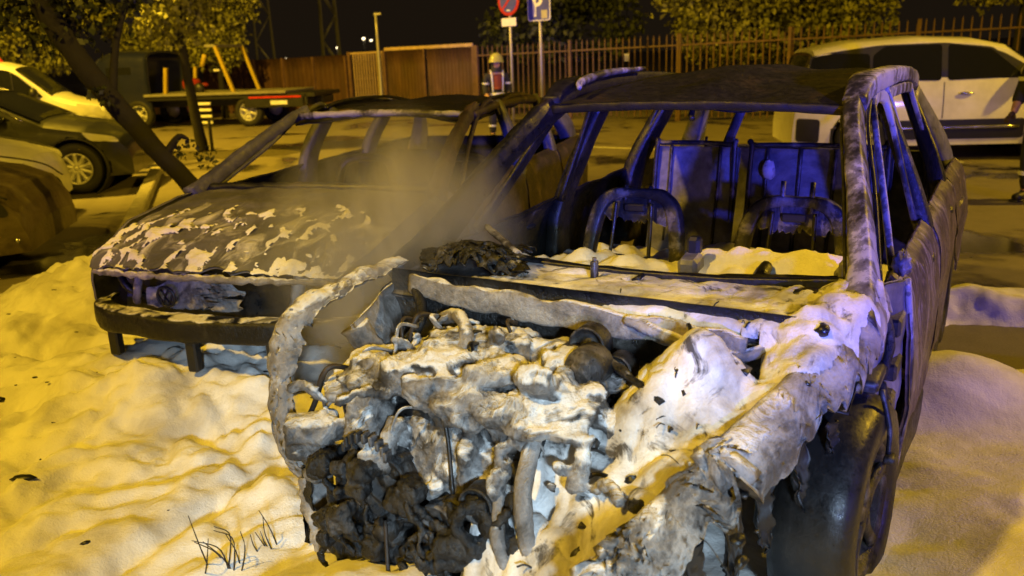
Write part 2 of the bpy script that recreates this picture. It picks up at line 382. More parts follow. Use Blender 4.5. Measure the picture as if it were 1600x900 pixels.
# dry grass/soil strip at the foot of the young tree
soil = plain('soil', (0.06, 0.05, 0.03), 0.95, var=0.5, scale=20, bmp=0.8)
xs = np.linspace(-6.8, -3.6, 40); ys = np.linspace(14.9, 16.6, 26); X, Y = np.meshgrid(xs, ys, indexing='ij')
e = 1 - ((X + 5.2) / 1.55) ** 2 - ((Y - 15.75) / 0.8) ** 2
Z = np.clip(e, -0.2, 0.6) * 0.09 + 0.03 * fbm(np.stack([X, Y, X * 0], -1), 2.2, 4) - 0.01
o = obj('soil_patch', field(xs, ys, Z), soil); tag(o, kind='structure')

# ---------------------------------------------------------------- foam lying on the ground
xs = np.concatenate([np.arange(-6.0, -3.2, 0.04), np.arange(-3.2, 3.6, 0.02)]); ys = np.concatenate([np.arange(0.4, 5.2, 0.02), np.arange(5.2, 8.2, 0.04)])
X, Y = np.meshgrid(xs, ys, indexing='ij'); P = np.stack([X, Y, 0 * X], -1)
wx = fbm(P, 0.9, 3, 1); wy = fbm(P, 0.9, 3, 2)
Pw = np.stack([X * 0.95 + Y * 0.2 + 0.30 * wx, Y * 1.15 - X * 0.2 + 0.30 * wy, 0 * X], -1)
rough = sst(1.8, -0.5, X) * sst(1.9, 3.2, Y - 0.1 * X)                       # lumpier further left and back
low = fbm(Pw, 0.8, 3, 3); mid = fbm(Pw, 2.8, 3, 4, True); fin = fbm(np.stack([X + .1 * wx, Y * 1.2 + .1 * wy, 0 * X], -1), 9, 3, 5, True); tiny = fbm(P, 22, 3, 6)
H = 0.13 + 0.06 * low + (0.016 - 0.010 * sst(0.9, 1.5, X) + 0.044 * rough) * mid + (0.003 + 0.014 * rough) * fin + (0.001 + 0.003 * rough) * tiny
def hump(cx, cy, rx, ry, h, a=0.0):
    ca, sa = math.cos(a), math.sin(a); u = ((X - cx) * ca + (Y - cy) * sa) / rx; v = (-(X - cx) * sa + (Y - cy) * ca) / ry
    return h * np.exp(-(u * u + v * v) ** 1.2)
H += hump(-2.55, 5.25, 0.75, 0.60, 0.34) + hump(-1.9, 4.2, 0.9, 0.35, 0.07) + hump(-1.0, 2.75, 0.8, 0.5, 0.05)
H += hump(1.80, 3.35, 0.42, 0.28, 0.20, 0.3) + hump(1.55, 2.5, 0.3, 0.35, 0.05) + hump(2.55, 5.0, 0.55, 0.35, 0.03, -0.35)
H += hump(-0.42, 1.92, 0.45, 0.3, 0.17) + hump(-1.40, 3.80, 1.0, 0.42, 0.15) + hump(0.1, 1.55, 0.35, 0.25, 0.05)
# a scrape running toward the camera, pits
sc = np.abs((X + 1.12) * 0.86 + (Y - 2.6) * -0.5); H -= 0.045 * np.exp(-(sc / 0.045) ** 2) * sst(3.1, 2.9, Y) * sst(1.6, 2.0, Y)
for cx, cy, r_, d_ in ((-2.6, 4.35, .09, .12), (-2.35, 3.62, .12, .12), (-2.9, 4.0, .07, .10), (-1.75, 3.9, .07, .08), (-2.25, 4.55, .10, .07), (-1.3, 3.3, .07, .07), (-2.0, 3.15, .08, .06)):
    H -= hump(cx, cy, r_ * 1.5, r_, d_)
# where it ends
edge = np.minimum.reduce([(5.9 + 0.35 * (X + 2) * (X < -2) - Y * 1.0) + 0.75 * sst(-2.2, -3.2, X), X + 4.35, 3.5 - X])
right = np.where(X > 1.2, np.minimum(5.75 - 0.28 * (X - 1.2) - Y, 9), 9)
hole = 1 - ((X - 2.75) / 0.75) ** 2 - ((Y - 4.22 + 0.12 * (X - 2.75)) / 0.36) ** 2
edge = np.minimum(np.minimum(edge, right), (np.sqrt(np.maximum(1 - hole, 0)) - 1) * 0.5)
edge = edge + 0.22 * fbm(P, 1.6, 4, 9)
H = H * sst(0.0, 0.35, edge) - 0.05 * (1 - sst(-0.05, 0.02, edge)) + 0.0
fo = obj('ground_foam', field(xs, ys, H), M_foam); tag(fo, 'thick blanket of firefighting foam spread over the asphalt', 'foam', kind='stuff')
def foam_z(x, y):
    i = min(np.searchsorted(xs, x), len(xs) - 1); j = min(np.searchsorted(ys, y), len(ys) - 1); return float(H[i, j])

# wires, twigs and burnt scraps sticking out of the foam
M_wire = plain('burnt_wire', (0.03, 0.022, 0.016), 0.7)
bp = []
for i in range(9):
    a = random.uniform(-.5, .5); l = random.uniform(.08, .2); x, y = -0.93 + random.uniform(-.05, .09), 2.26 + random.uniform(-.04, .06)
    z = foam_z(x, y) - 0.02
    bp.append(tube([(x, y, z), (x + a * l * .5, y + random.uniform(-.03, .03), z + l * .6), (x + a * l * 1.1 - .03, y + random.uniform(-.05, .05), z + l)], [.0028, .002, .0012], 5, 10))
for i in range(5):
    x, y = -0.80 + random.uniform(-.03, .05), 2.36 + random.uniform(-.03, .03); z = foam_z(x, y) - .02; l = random.uniform(.07, .14)
    bp.append(tube([(x, y, z), (x - .02, y, z + l * .6), (x - .045 + random.uniform(-.02, .02), y + .02, z + l)], [.0028, .002, .0012], 5, 10))
o = obj('wire_tuft', join(*bp), M_wire); tag(o, 'tuft of thin burnt wires poking out of the foam in front of the car', 'wires')
sp = []
for i in range(70):
    x, y = random.uniform(-3.3, -0.7), random.uniform(2.4, 5.0)
    if random.random() < 0.35: x, y = random.uniform(1.3, 3.0), random.uniform(3.4, 4.9)
    z = foam_z(x, y)
    if z < 0.03: continue
    s = random.uniform(.003, .011) * (2.0 if random.random() < .12 else 1)
    sp.append(blob((x, y, z), (s * random.uniform(.8, 2.6), s, s * .5), .5, 1.5, i, 7))
o = obj('burnt_scraps', join(*sp), M_char); tag(o, 'scattered black scraps lying on the foam', 'scraps', kind='stuff')

# ---------------------------------------------------------------- fence and gate along the far side of the street
FA, FB = np.array([9.9, 15.3]), np.array([-10.2, 29.4]); FL = np.linalg.norm(FB - FA); FD = (FB - FA) / FL; FANG = math.atan2(FD[1], FD[0])
def fpt(s): return FA + FD * s
def ftop(s): return 1.95 - 0.0135 * s
M_bar = plain('rusty_red_bar', (0.11, 0.06, 0.042), 0.6, var=0.4, scale=6)
M_sheet = burnt('rusty_red_sheet', [(0.3, (0.035, 0.018, 0.012)), (0.55, (0.07, 0.034, 0.02)), (0.75, (0.11, 0.06, 0.035))], 2.5, stretch=(1, 1, 0.3), rough=(0.5, 0.8), metal=0.0, bmp=0.15)
bar_me = {}
def fence_run(s0, s1, label, gap, post_every, parent_name='bar_fence', spear=True):
    t = thing(parent_name, (*fpt(s0), 0), FANG, label, 'fence' if parent_name == 'bar_fence' else 'gate'); L = s1 - s0
    n = int(L / gap); h0 = ftop((s0 + s1) / 2)
    for i in range(n + 1):
        x = i * gap; h = round(ftop(s0 + x) - (0.06 if x % post_every < gap else 0), 2)
        if h not in bar_me: bar_me[h] = mesh('bar', join(box((0, 0, h / 2 + .04), (.026, .026, h - .08), .004), tube([(0, 0, h - .001), (0, 0, h + .05)], [.013, .002], 4, 2)), M_bar, False)
        o = obj('bar', bar_me[h], None, t); o.location = (x, 0, 0); o.rotation_euler = (random.uniform(-.006, .006), random.uniform(-.006, .006), 0)
    for dz in (-0.2, -1.35):
        a, b = ftop(s0) + dz, ftop(s1) + dz
        obj('rail', tube([(0, 0.022, a), (L, 0.022, b)], 0.022, 4, 2, square=True), M_bar, t, False)
    k = 0.0
    while k <= L + .01:
        obj('post', box((k, 0.03, ftop(s0 + k) / 2 + .02), (.07, .07, ftop(s0 + k) + .06), .006), M_bar, t, False); k += post_every
    return t
fence_run(0.0, 7.3, 'red-brown steel bar fence running behind the white parked car', 0.155, 2.43)
fence_run(7.32, 12.95, 'red-brown steel bar fence between the bushes and the sheet-metal gate', 0.155, 2.8)
gate = thing('sheet_gate', (*fpt(13.0), 0), FANG, 'rusty red gate of sheet-metal leaves with a barred end and pale top rail', 'gate')
M_gtop = plain('pale_gate_rail', (0.42, 0.30, 0.20), 0.6, var=0.3)
def corr(x0, x1, h0, h1, amp=0.012, per=0.12, z0=0.08):
    n = max(8, int((x1 - x0) / 0.03)); xx = np.linspace(x0, x1, n); zz = np.linspace(0, 1, 5)
    Pz = z0 + zz[None, :] * ((h0 + (h1 - h0) * (xx - x0) / (x1 - x0))[:, None] - z0)
    yy = amp * np.sin(xx * 2 * np.pi / per); yy = np.sign(yy) * np.minimum(np.abs(yy), amp * .6)
    return sheet(np.stack([xx[:, None] + 0 * Pz, yy[:, None] + 0 * Pz, Pz], -1), 0.004)
for x0, x1 in ((0.05, 1.62), (1.70, 3.1)):
    obj('panel', corr(x0, x1, 1.80, 1.78), M_sheet, gate); obj('leaf_frame', tube([(x0, .03, .1), (x0, .03, 1.8)], .03, 4, 2, square=True), M_bar, gate, False)
obj('top_rail', box((1.6, 0, 1.84), (3.1, .06, .09), .01, rot=('Y', .006)), M_gtop, gate, False)
for i in range(12):
    o = obj('bar', mesh('gate_bar', box((0, 0, .88), (.03, .03, 1.72), .004), M_gtop, False) if i == 0 else bpy.data.meshes['gate_bar'], None, gate); o.location = (3.28 + i * .10, 0, 0)
obj('top_rail', box((3.85, 0, 1.76), (1.3, .05, .05), .01, rot=('Y', .012)), M_gtop, gate, False); obj('rail', box((3.85, .03, .3), (1.3, .04, .04)), M_bar, gate, False)
obj('post', box((4.55, 0, .9), (.1, .1, 1.8), .01), M_bar, gate, False); obj('post', box((0, 0, .92), (.09, .09, 1.84), .01), M_bar, gate, False); obj('post', box((3.18, 0, .9), (.08, .08, 1.8), .01), M_bar, gate, False)
sf = thing('sheet_fence', (*fpt(17.68), 0), FANG, 'dark red sheet-metal fence left of the barred gate behind the flatbed truck', 'fence')
for i in range(5):
    s = i * 1.36; obj('panel', corr(s + .03, s + 1.33, ftop(17.7 + s) + .02, ftop(19 + s) + .02, .008, .2), M_sheet, sf); obj('post', box((s, .04, .85), (.06, .06, 1.7)), M_bar, sf, False)
# a white notice on the bars
p = fpt(8.6); nt_ = obj('notice', box((0, -.035, 1.42), (.12, .006, .17), .002), plain('white_notice', (.6, .6, .6), .5), None, False); nt_.location = (*p, 0); nt_.rotation_euler = (0, 0, FANG + math.pi)
tag(nt_, 'small white notice fixed to the fence bars', 'notice')

# ---------------------------------------------------------------- street lamps outside the picture (their light is set at the top)
M_post = plain('galvanised_post', (0.32, 0.32, 0.32), 0.5, 0.6, var=0.2)
M_hot = emit('sodium_lens', (1.0, 0.6, 0.12), 6)
def street_lamp(loc, label, ang):
    t = thing('street_lamp', (loc[0] - 1.2 * math.cos(ang), loc[1] - 1.2 * math.sin(ang), 0), ang, label, 'street lamp', 'street lamps beyond the picture'); h = loc[2] + .25
    obj('post', tube([(0, 0, 0), (0, 0, h * .5), (0, 0, h - .4)], [.08, .065, .05], 12, 12), M_post, t)
    obj('arm', tube([(0, 0, h - .45), (.1, 0, h - .05), (.6, 0, h + .08), (.85, 0, h + .09)], .03, 8, 16), M_post, t)
    hd = obj('lamp_head', patch([[(.8, -.08, h + .1), (.8, 0, h + .18), (.8, .08, h + .1)], [(1.2, -.15, h + .12), (1.2, 0, h + .24), (1.2, .15, h + .12)], [(1.6, -.07, h + .11), (1.6, 0, h + .16), (1.6, .07, h + .11)]], 10, 8, .02), M_post, t)
    obj('lens', box((1.2, 0, h + .085), (.5, .2, .02), .005), M_hot, hd, False)
street_lamp(STREET_LAMPS[0][0], 'tall sodium street lamp left of the foam, outside the picture', 0.0)
street_lamp(STREET_LAMPS[1][0], 'tall sodium street lamp behind the parked cars at left, outside the picture', 0.3)
street_lamp(STREET_LAMPS[2][0], 'tall sodium street lamp right of the white car, outside the picture', math.pi)

# ---------------------------------------------------------------- poles, masts and signs
def sign_pole(x, y, h, label, name='sign_post'):
    return thing(name, (x, y, 0), 0.0, label, 'sign')
M_sgrey = plain('sign_pole_grey', (0.42, 0.40, 0.38), 0.45, 0.4)
M_blue = plain('sign_blue', (0.06, 0.07, 0.34), 0.4); M_red = plain('sign_red', (0.40, 0.02, 0.02), 0.4); M_white = plain('sign_white', (0.75, 0.75, 0.75), 0.45)
def disc(r, d, n=40, y=0.0, z=0.0, x=0.0):
    a = np.linspace(0, 2 * np.pi, n, endpoint=False); A = np.stack([x + r * np.cos(a), 0 * a + y, z + r * np.sin(a)], -1); B = A + (0, d, 0)
    return np.concatenate([A, B]), [tuple(range(n)), tuple(range(2 * n - 1, n - 1, -1))] + [(i, n + i, n + (i + 1) % n, (i + 1) % n) for i in range(n)]
def rrect(w, h, d, r, x=0, y=0, z=0):
    pts = []
    for cx, cz, a0 in ((w/2 - r, h/2 - r, 0), (-w/2 + r, h/2 - r, 90), (-w/2 + r, -h/2 + r, 180), (w/2 - r, -h/2 + r, 270)):
        for k in range(5): a = math.radians(a0 + k * 22.5); pts.append((x + cx + r * math.cos(a), y, z + cz + r * math.sin(a)))
    A = np.array(pts); B = A + (0, d, 0); n = len(A)
    return np.concatenate([A, B]), [tuple(range(n)), tuple(range(2 * n - 1, n - 1, -1))] + [(i, n + i, n + (i + 1) % n, (i + 1) % n) for i in range(n)]
SY = 18.9
s1 = thing('no_parking_sign', (0.14, SY, 0), -0.75, 'round red and blue no-parking sign with a white plate below it', 'sign')
obj('pole', tube([(0, .04, 0), (0, .04, 3.0)], .028, 10, 2), M_sgrey, s1)
d1 = obj('sign_disc', disc(.3, .02, z=2.68), M_red, s1, False); obj('sign_face', disc(.235, .004, y=-.004, z=2.68), M_blue, d1, False)
b_ = box((0, -.006, 2.68), (.46, .004, .05), 0, rot=None); V = np.array(b_[0]) - (0, 0, 2.68); a = math.radians(45); R = np.array([[math.cos(a), 0, -math.sin(a)], [0, 1, 0], [math.sin(a), 0, math.cos(a)]])
obj('slash', (V @ R.T + (0, -.002, 2.68), b_[1]), M_red, d1, False)
obj('maker_mark', box((0.0, -.0055, 2.49), (.09, .003, .025)), M_white, d1, False)
obj('plate', box((0, 0, 2.25), (.42, .012, .17), .004), M_white, s1, False)
s2 = thing('parking_sign', (0.78, SY - .1, 0), -0.7, 'square blue parking sign with a white P on a grey post', 'sign')
obj('pole', tube([(0, .04, 0), (0, .04, 3.1)], .032, 10, 2), M_sgrey, s2)
q = obj('sign_board', rrect(.6, .62, .02, .06, 0, 0, 2.56), M_white, s2, False); obj('blue_face', rrect(.56, .58, .004, .05, 0, -.004, 2.56), M_blue, q, False)
# letter P: stem and bowl
obj('letter_stem', box((-.11, -.0065, 2.56), (.085, .005, .44), 0), M_white, q, False)
a = np.linspace(-np.pi / 2, np.pi / 2, 20); bo = np.stack([-.065 + .17 * np.cos(a) * 1.0 + .0, 0 * a - .009, 2.66 + .12 * np.sin(a)], -1); bi = np.stack([-.065 + .09 * np.cos(a), 0 * a - .009, 2.66 + .05 * np.sin(a)], -1)
obj('letter_bowl', sheet(np.stack([bo, bi], 1), .003), M_white, q, False)
obj('small_panel', box((.15, -.0065, 2.38), (.16, .005, .17), 0), M_sgrey, q, False)
# warning sign far left
s3 = thing('warning_sign', (-11.6, 19.9, 0), 0.35, 'small red and white triangular warning sign above the white van bonnet', 'sign')
obj('pole', tube([(0, .03, 0), (0, .03, 1.9)], .025, 8, 2), M_sgrey, s3)
tri = lambda r, d, y: (np.array([(0, y, r), (-.87 * r, y, -.5 * r), (.87 * r, y, -.5 * r), (0, y + d, r), (-.87 * r, y + d, -.5 * r), (.87 * r, y + d, -.5 * r)]) + (0, 0, 1.85), [(0, 1, 2), (5, 4, 3), (0, 3, 4, 1), (1, 4, 5, 2), (2, 5, 3, 0)])
k = obj('sign_board', tri(.40, .02, 0), M_red, s3, False); obj('white_face', tri(.27, .004, -.004), M_white, k, False); obj('symbol', box((0, -.006, 1.83), (.05, .003, .2)), M_blackp, k, False)
def mast(x, y, h, w, label):
    t = thing('lattice_mast', (x, y, 0), 0.3, label, 'mast', 'masts beyond the fence'); Z = np.linspace(0, h, 12)
    for sx in (-1, 1):
        for sy in (-1, 1): obj('leg', tube([(sx * w, sy * w, 0), (sx * w * .45, sy * w * .45, h)], .05, 5, 2), M_post, t)
    br = []
    for i in range(11):
        f0, f1 = 1 - .55 * Z[i] / h, 1 - .55 * Z[i + 1] / h; s = 1 if i % 2 else -1
        for sy in (-1, 1): br.append(tube([(s * w * f0, sy * w * f0, Z[i]), (-s * w * f1, sy * w * f1, Z[i + 1])], .025, 4, 2)); br.append(tube([(sy * w * f0, s * w * f0, Z[i]), (sy * w * f1, -s * w * f1, Z[i + 1])], .025, 4, 2))
    obj('bracing', join(*br), M_post, t)
mast(-11.9, 44, 14, .45, 'steel lattice mast behind the dark red sheet fence'); mast(-9.0, 46, 14, .45, 'steel lattice mast behind the pale barred gate')
t = thing('thin_post', (-3.5, 24.6, 0), 0, 'thin grey post standing before the barred gate', 'post')
obj('shaft', tube([(0, 0, 0), (0, 0, 2.8)], [.05, .035], 8, 6), M_sgrey, t); obj('cap', box((.05, 0, 2.78), (.2, .07, .06), .01), M_sgrey, t, False)
M_far = emit('far_lit_window', (1.0, 0.8, 0.45), 5)
for i, (x, y, z, s, lab) in enumerate(((-22.3, 90, 1.8, .10, 'tiny warm light right of the first lattice mast'), (-17.0, 90, 2.7, .09, 'tiny warm light right of the second lattice mast'), (-14.2, 90, 3.5, .15, 'pair of bright lamps far beyond the gate'), (-43, 90, 2.3, .12, 'tiny white light between the trees above the parked cars'))):
    t = thing('distant_lamp', (x, y, 0), 0, lab, 'lamp', 'distant lamps'); obj('post', tube([(0, 0.1, 0), (0, .1, z)], .05, 6, 2), M_post, t); obj('bulb', blob((0, 0, z), (s, .12, s * .8), .05, 1, i, 10), M_far, t)
    if i == 2: obj('bulb', blob((.75, 0, z - .2), (.15, .1, .08), .05, 1, 5, 10), M_far, t)
# ---------------------------------------------------------------- the burnt-out car in front (x forward, y to its own left, z up)
W1 = thing('burnt_car', (.26, 2.58, 0), heading(.543), 'burnt-out compact car in front with its engine bay open and full of foam', 'car')
for sy in (-1, 1):
    # pillars
    lab = None
    A = obj('windscreen_pillar', tube([(-.02, sy * .80, .84), (-.22, sy * .765, .955), (-.50, sy * .69, 1.17), (-.74, sy * .625, 1.335), (-.92, sy * .595, 1.415)], [.075, .062, .050, .048, .052], 10, 36, flat=.62, lump=.006, seed=3 + sy, up=(0, 1, .3), square=True), M_ash if sy > 0 else M_char, W1)
    if sy > 0: A['label'] = 'ash-white windscreen pillar'
    obj('door_pillar', tube([(-1.36, sy * .84, .25), (-1.36, sy * .845, .7), (-1.37, sy * .80, .95), (-1.44, sy * .615, 1.40)], [.09, .075, .062, .05], 8, 24, flat=.55, lump=.006, up=(0, 1, 0), square=True), M_char if sy < 0 else M_frame, W1)
    obj('rear_pillar', tube([(-2.22, sy * .83, .55), (-2.22, sy * .79, .95), (-2.36, sy * .60, 1.39)], [.11, .085, .06], 8, 20, flat=.5, lump=.006, up=(0, 1, 0), square=True), M_char, W1)
    obj('tail_pillar', tube([(-3.05, sy * .74, .75), (-3.0, sy * .72, .98), (-2.82, sy * .57, 1.36)], [.16, .13, .07], 8, 20, flat=.5, lump=.006, up=(0, 1, 0), square=True), M_inner, W1)
    obj('roof_rail', tube([(-.86, sy * .60, 1.41), (-1.02, sy * .60, 1.468), (-1.35, sy * .605, 1.48), (-2.0, sy * .605, 1.475), (-2.6, sy * .585, 1.425), (-2.9, sy * .56, 1.35)], [.04, .05, .048, .042, .042, .04], 10, 40, flat=.8, lump=.006, square=True, seed=sy + 5), M_ash if sy > 0 else M_roof, W1)
    obj('sill', tube([(-.35, sy * .80, .24), (-1.3, sy * .82, .22), (-2.25, sy * .80, .25)], .075, 8, 20, square=True, lump=.005), M_char, W1)
    # door panels: patches with the flank's bulge; the front one sits back from the hinge line
    def flank(x0, x1, zb, zt0, zt1, arch=None):
        rows = []
        for x in np.linspace(x0, x1, 5):
            f = (x - x0) / (x1 - x0); zt = zt0 + (zt1 - zt0) * f; b = zb if arch is None else max(zb, arch(x))
            zz = [zt, zt - .05, zt - .16, (zt + b) / 2 - .04, b]; wy = .005 * np.cos((x + 1.4) * 1.5)
            rows.append([(x, sy * (wv + wy), z) for z, wv in zip(zz, (.800, .845, .872, .885, .862))])
        return rows if sy > 0 else [r[::-1] for r in rows]
    fd = obj('front_door', patch(flank(-.42, -1.33, .27, .90, .935), 50, 40, .012, .012, 4.5, seed=21 + sy), M_door if sy > 0 else M_char, W1)
    if sy > 0: fd['label'] = 'scorched front door streaked brown and violet-grey'
    rd = obj('rear_door', patch(flank(-1.36, -2.24, .27, .94, .97, lambda x: .27 + .30 * max(0, (-x - 1.95) / .3)), 50, 40, .012, .012, 4.5, seed=31 + sy), M_door if sy > 0 else M_char, W1)
    obj('quarter_panel', patch(flank(-2.27, -3.12, .30, .975, .96, lambda x: .30 + .40 * max(0, 1 - ((x + 2.6) / .40) ** 2) ** .5 * (abs(x + 2.6) < .42)), 40, 30, .012, .012, 4.5, seed=41 + sy), M_door if sy > 0 else M_char, W1)
    for d, (xa, xb, zt, lean) in ((fd, (-.55, -1.30, .92, .0)), (rd, (-1.42, -2.18, .95, .0))):
        x1t = xb - .06
        path = [(xa, sy * .80, zt), (xa - .17, sy * .745, zt + .16), (xa - .40, sy * .665, zt + .40), (xa - .52, sy * .635, 1.405), (x1t + .06, sy * .63, 1.415), (x1t, sy * .66, 1.33), (xb, sy * .79, zt)] if d is fd else \
               [(xa, sy * .80, zt), (xa - .05, sy * .64, 1.395), (xa - .12, sy * .63, 1.415), (x1t + .02, sy * .625, 1.40), (x1t - .03, sy * .65, 1.33), (xb, sy * .79, zt + .02)]
        obj('window_frame', tube(path, .024, 8, 46, flat=.5, lump=.002, up=(0, 1, 0), square=True), M_ash if sy > 0 else M_char, d)
        hx = xb + .16; hz = zt - .10
        obj('handle_hole', blob((hx, sy * .872, hz), (.05, .012, .02), .2, 2, 3, 12), M_blackp, d)
# front edge of the driver's door: the hinge post with its ribs and clips (violet-lit)
hp = obj('hinge_post', patch([[(-.06, .70, .95), (-.06, .71, .6), (-.10, .72, .28)], [(-.12, .79, .93), (-.12, .80, .6), (-.16, .80, .26)], [(-.26, .80, .93), (-.27, .815, .6), (-.28, .81, .25)], [(-.40, .845, .92), (-.41, .85, .6), (-.41, .83, .26)]], 20, 30, .02, .012, 9, seed=4), M_inner, W1)
for z in (.42, .66, .80): obj('hinge', box((-.33, .845, z), (.13, .05, .055), .008), M_frame, hp, False)
obj('clip_box', box((-.25, .84, .55), (.12, .06, .10), .01), M_frame, hp, False)
obj('wiring', tube([(-.2, .82, .9), (-.22, .85, .78), (-.19, .84, .66), (-.24, .86, .55), (-.2, .85, .40), (-.23, .84, .3)], .014, 6, 40, lump=.004), M_engine, hp)
obj('seam_strip', tube([(-.42, .86, .92), (-.44, .885, .7), (-.44, .89, .5), (-.42, .875, .29)], .012, 6, 24), M_ash, hp)
obj('mirror_stub', blob((-.50, .835, .945), (.032, .028, .038), .6, 2.4, 9, 16), M_ash, W1)
# roof and header
R = [[(x, y, 1.415 + .105 * math.sin(max(0.02, min(1, (-x - .82) / 1.0)) * math.pi / 2) * (1 - .55 * (y / .6) ** 2) - .0 - .12 * max(0, (-x - 2.2) / .7) ** 2) for y in (.595, .45, .2, 0, -.2, -.45, -.595)] for x in (-.84, -.98, -1.3, -1.8, -2.3, -2.85)]
R = np.array(R); R[:, 2, 2] -= .02; R[2, 4, 2] -= .02
obj('roof', patch(R, 70, 60, .012, .012, 3.2, seed=12), M_roof, W1)
obj('header_rail', tube([(-.855, .58, 1.392), (-.83, .3, 1.408), (-.825, 0, 1.412), (-.83, -.3, 1.408), (-.855, -.58, 1.392)], .022, 8, 60, flat=.8, lump=.005, ls=10, square=True), M_roof, W1)
obj('roof_strip', tube([(-.93, -.50, 1.475), (-1.0, -.52, 1.50), (-1.3, -.54, 1.525), (-1.75, -.54, 1.53)], [.010, .018, .018, .010], 6, 24), M_ash, W1)
obj('mirror_mount', tube([(-.86, .02, 1.40), (-.84, .02, 1.375), (-.82, .03, 1.36)], .012, 6, 10), M_blackp, W1)
# tailgate with its window opening, and the light strip across the back
obj('tailgate', patch([[(-3.12, y, .30), (-3.2, y, .6), (-3.16, y, .85), (-3.08, y, 1.0)] for y in (-.74, -.4, 0, .4, .74)], 30, 20, .015, .012, 4, seed=2), M_inner, W1)
obj('tailgate_header', tube([(-2.87, -.56, 1.36), (-2.9, 0, 1.40), (-2.87, .56, 1.36)], .04, 8, 24, flat=.7), M_char, W1)
obj('belt_strap', tube([(-2.83, -.30, 1.38), (-2.6, -.31, 1.2), (-2.42, -.31, 1.08), (-2.36, -.31, 1.02)], .03, 6, 16, flat=.3), M_inner, W1)
obj('belt_loop', tube([(-2.30, -.39, 1.14), (-2.28, -.385, 1.03), (-2.27, -.31, .985), (-2.28, -.24, 1.03), (-2.30, -.235, 1.14)], .008, 6, 30), M_frame, W1)
# floor, firewall, cowl, dashboard beam, console, steering column
obj('floor_pan', patch([[(x, y, .24 + .06 * (abs(y) < .1)) for y in (-.78, -.4, 0, .4, .78)] for x in (-.3, -1.2, -2.2, -3.1)], 16, 16, .02, .01, 5), M_char, W1)
obj('firewall', patch([[(.10, y, .92), (.12, y, .7), (.02, y, .45), (-.12, y, .25)] for y in (-.72, -.3, 0, .3, .72)], 24, 20, .012, .012, 6, seed=8), M_engine, W1)
obj('cowl', patch([[(-.20, y, .885), (-.05, y, .87), (.10, y, .86 - .02 * abs(y)), (.135, y, .83)] for y in (-.76, -.4, 0, .4, .76)], 30, 40, .012, .008, 8, seed=9), M_frame, W1)
obj('windscreen_sill', tube([(-.22, -.74, .935), (-.20, -.35, .905), (-.195, 0, .902), (-.20, .35, .91), (-.22, .74, .94)], .018, 8, 60, lump=.005, ls=9, square=True), M_char, W1)
obj('dash_beam', tube([(-.40, -.72, .87), (-.38, -.3, .845), (-.38, .1, .845), (-.40, .7, .89)], .026, 8, 50, lump=.006), M_char, W1)
cs = obj('centre_console', box((-.56, .13, .80), (.10, .075, .20), .015, rot=('Y', .2)), M_inner, W1, False)
obj('gear_knob', box((-.585, .13, .925), (.05, .05, .07), .012), M_blackp, cs, False)
obj('steering_column', tube([(-.15, .40, .80), (-.42, .40, .85), (-.56, .40, .88)], [.03, .03, .02], 10, 16, lump=.006), M_char, W1)
obj('door_bracket', join(box((-.42, .69, .93), (.09, .05, .07), .012), box((-.50, .66, .90), (.10, .04, .03), .008)), M_inner, W1, False)
# front seats: sprung steel frames
for cy in (-.37, .34):
    s = bpy.data.objects.new('seat_frame', None); COL.objects.link(s); s.parent = W1
    X0 = -1.22
    obj('arch', tube([(X0 + .08, cy - .225, .52), (X0 + .03, cy - .215, .72), (X0 - .02, cy - .185, .90), (X0 - .04, cy - .12, .975), (X0 - .05, cy, .985), (X0 - .04, cy + .12, .975), (X0 - .02, cy + .185, .90), (X0 + .03, cy + .215, .72), (X0 + .08, cy + .225, .52)], [.024, .030, .032, .028, .022, .028, .032, .030, .024], 8, 64, flat=1.0, lump=.003, up=(1, 0, 0), square=True), M_frame, s)
    pp = patch([[(X0 - .045, cy + y, .965 - .0 * abs(y)) for y in (.15, .07, 0, -.07, -.15)], [(X0 - .02, cy + y, .905) for y in (.17, .07, 0, -.07, -.17)], [(X0 - .015, cy + y, .85 - .25 * y * y) for y in (.185, .08, 0, -.08, -.185)]], 24, 40, .01, .004, 12, ragged=(0, .6, 0, 0), seed=int(cy * 10))
    obj('crossplate', pp, M_frame, s)
    obj('slot', box((X0 - .0, cy, .925), (.016, .10, .035), .006), M_blackp, s, False)
    for dy in (-.085, .085):
        obj('rod', tube([(X0 + .01, cy + dy, .95), (X0 + .03, cy + dy * 1.05, .85), (X0 + .09, cy + dy * 1.15, .62)], .009, 6, 14), M_char, s)
        obj('headrest_tube', tube([(X0 - .03, cy + dy * .7, .94), (X0 - .05, cy + dy * .7, 1.02 + .05 * (cy > 0))], .011, 6, 4), M_frame, s)
    obj('spring_wire', tube([(X0 + .05, cy - .19, .69), (X0 + .07, cy - .16, .71), (X0 + .08, cy - .02, .72), (X0 + .08, cy + .06, .70), (X0 + .07, cy + .15, .68), (X0 + .06, cy + .19, .62)], .004, 5, 40), M_char, s)
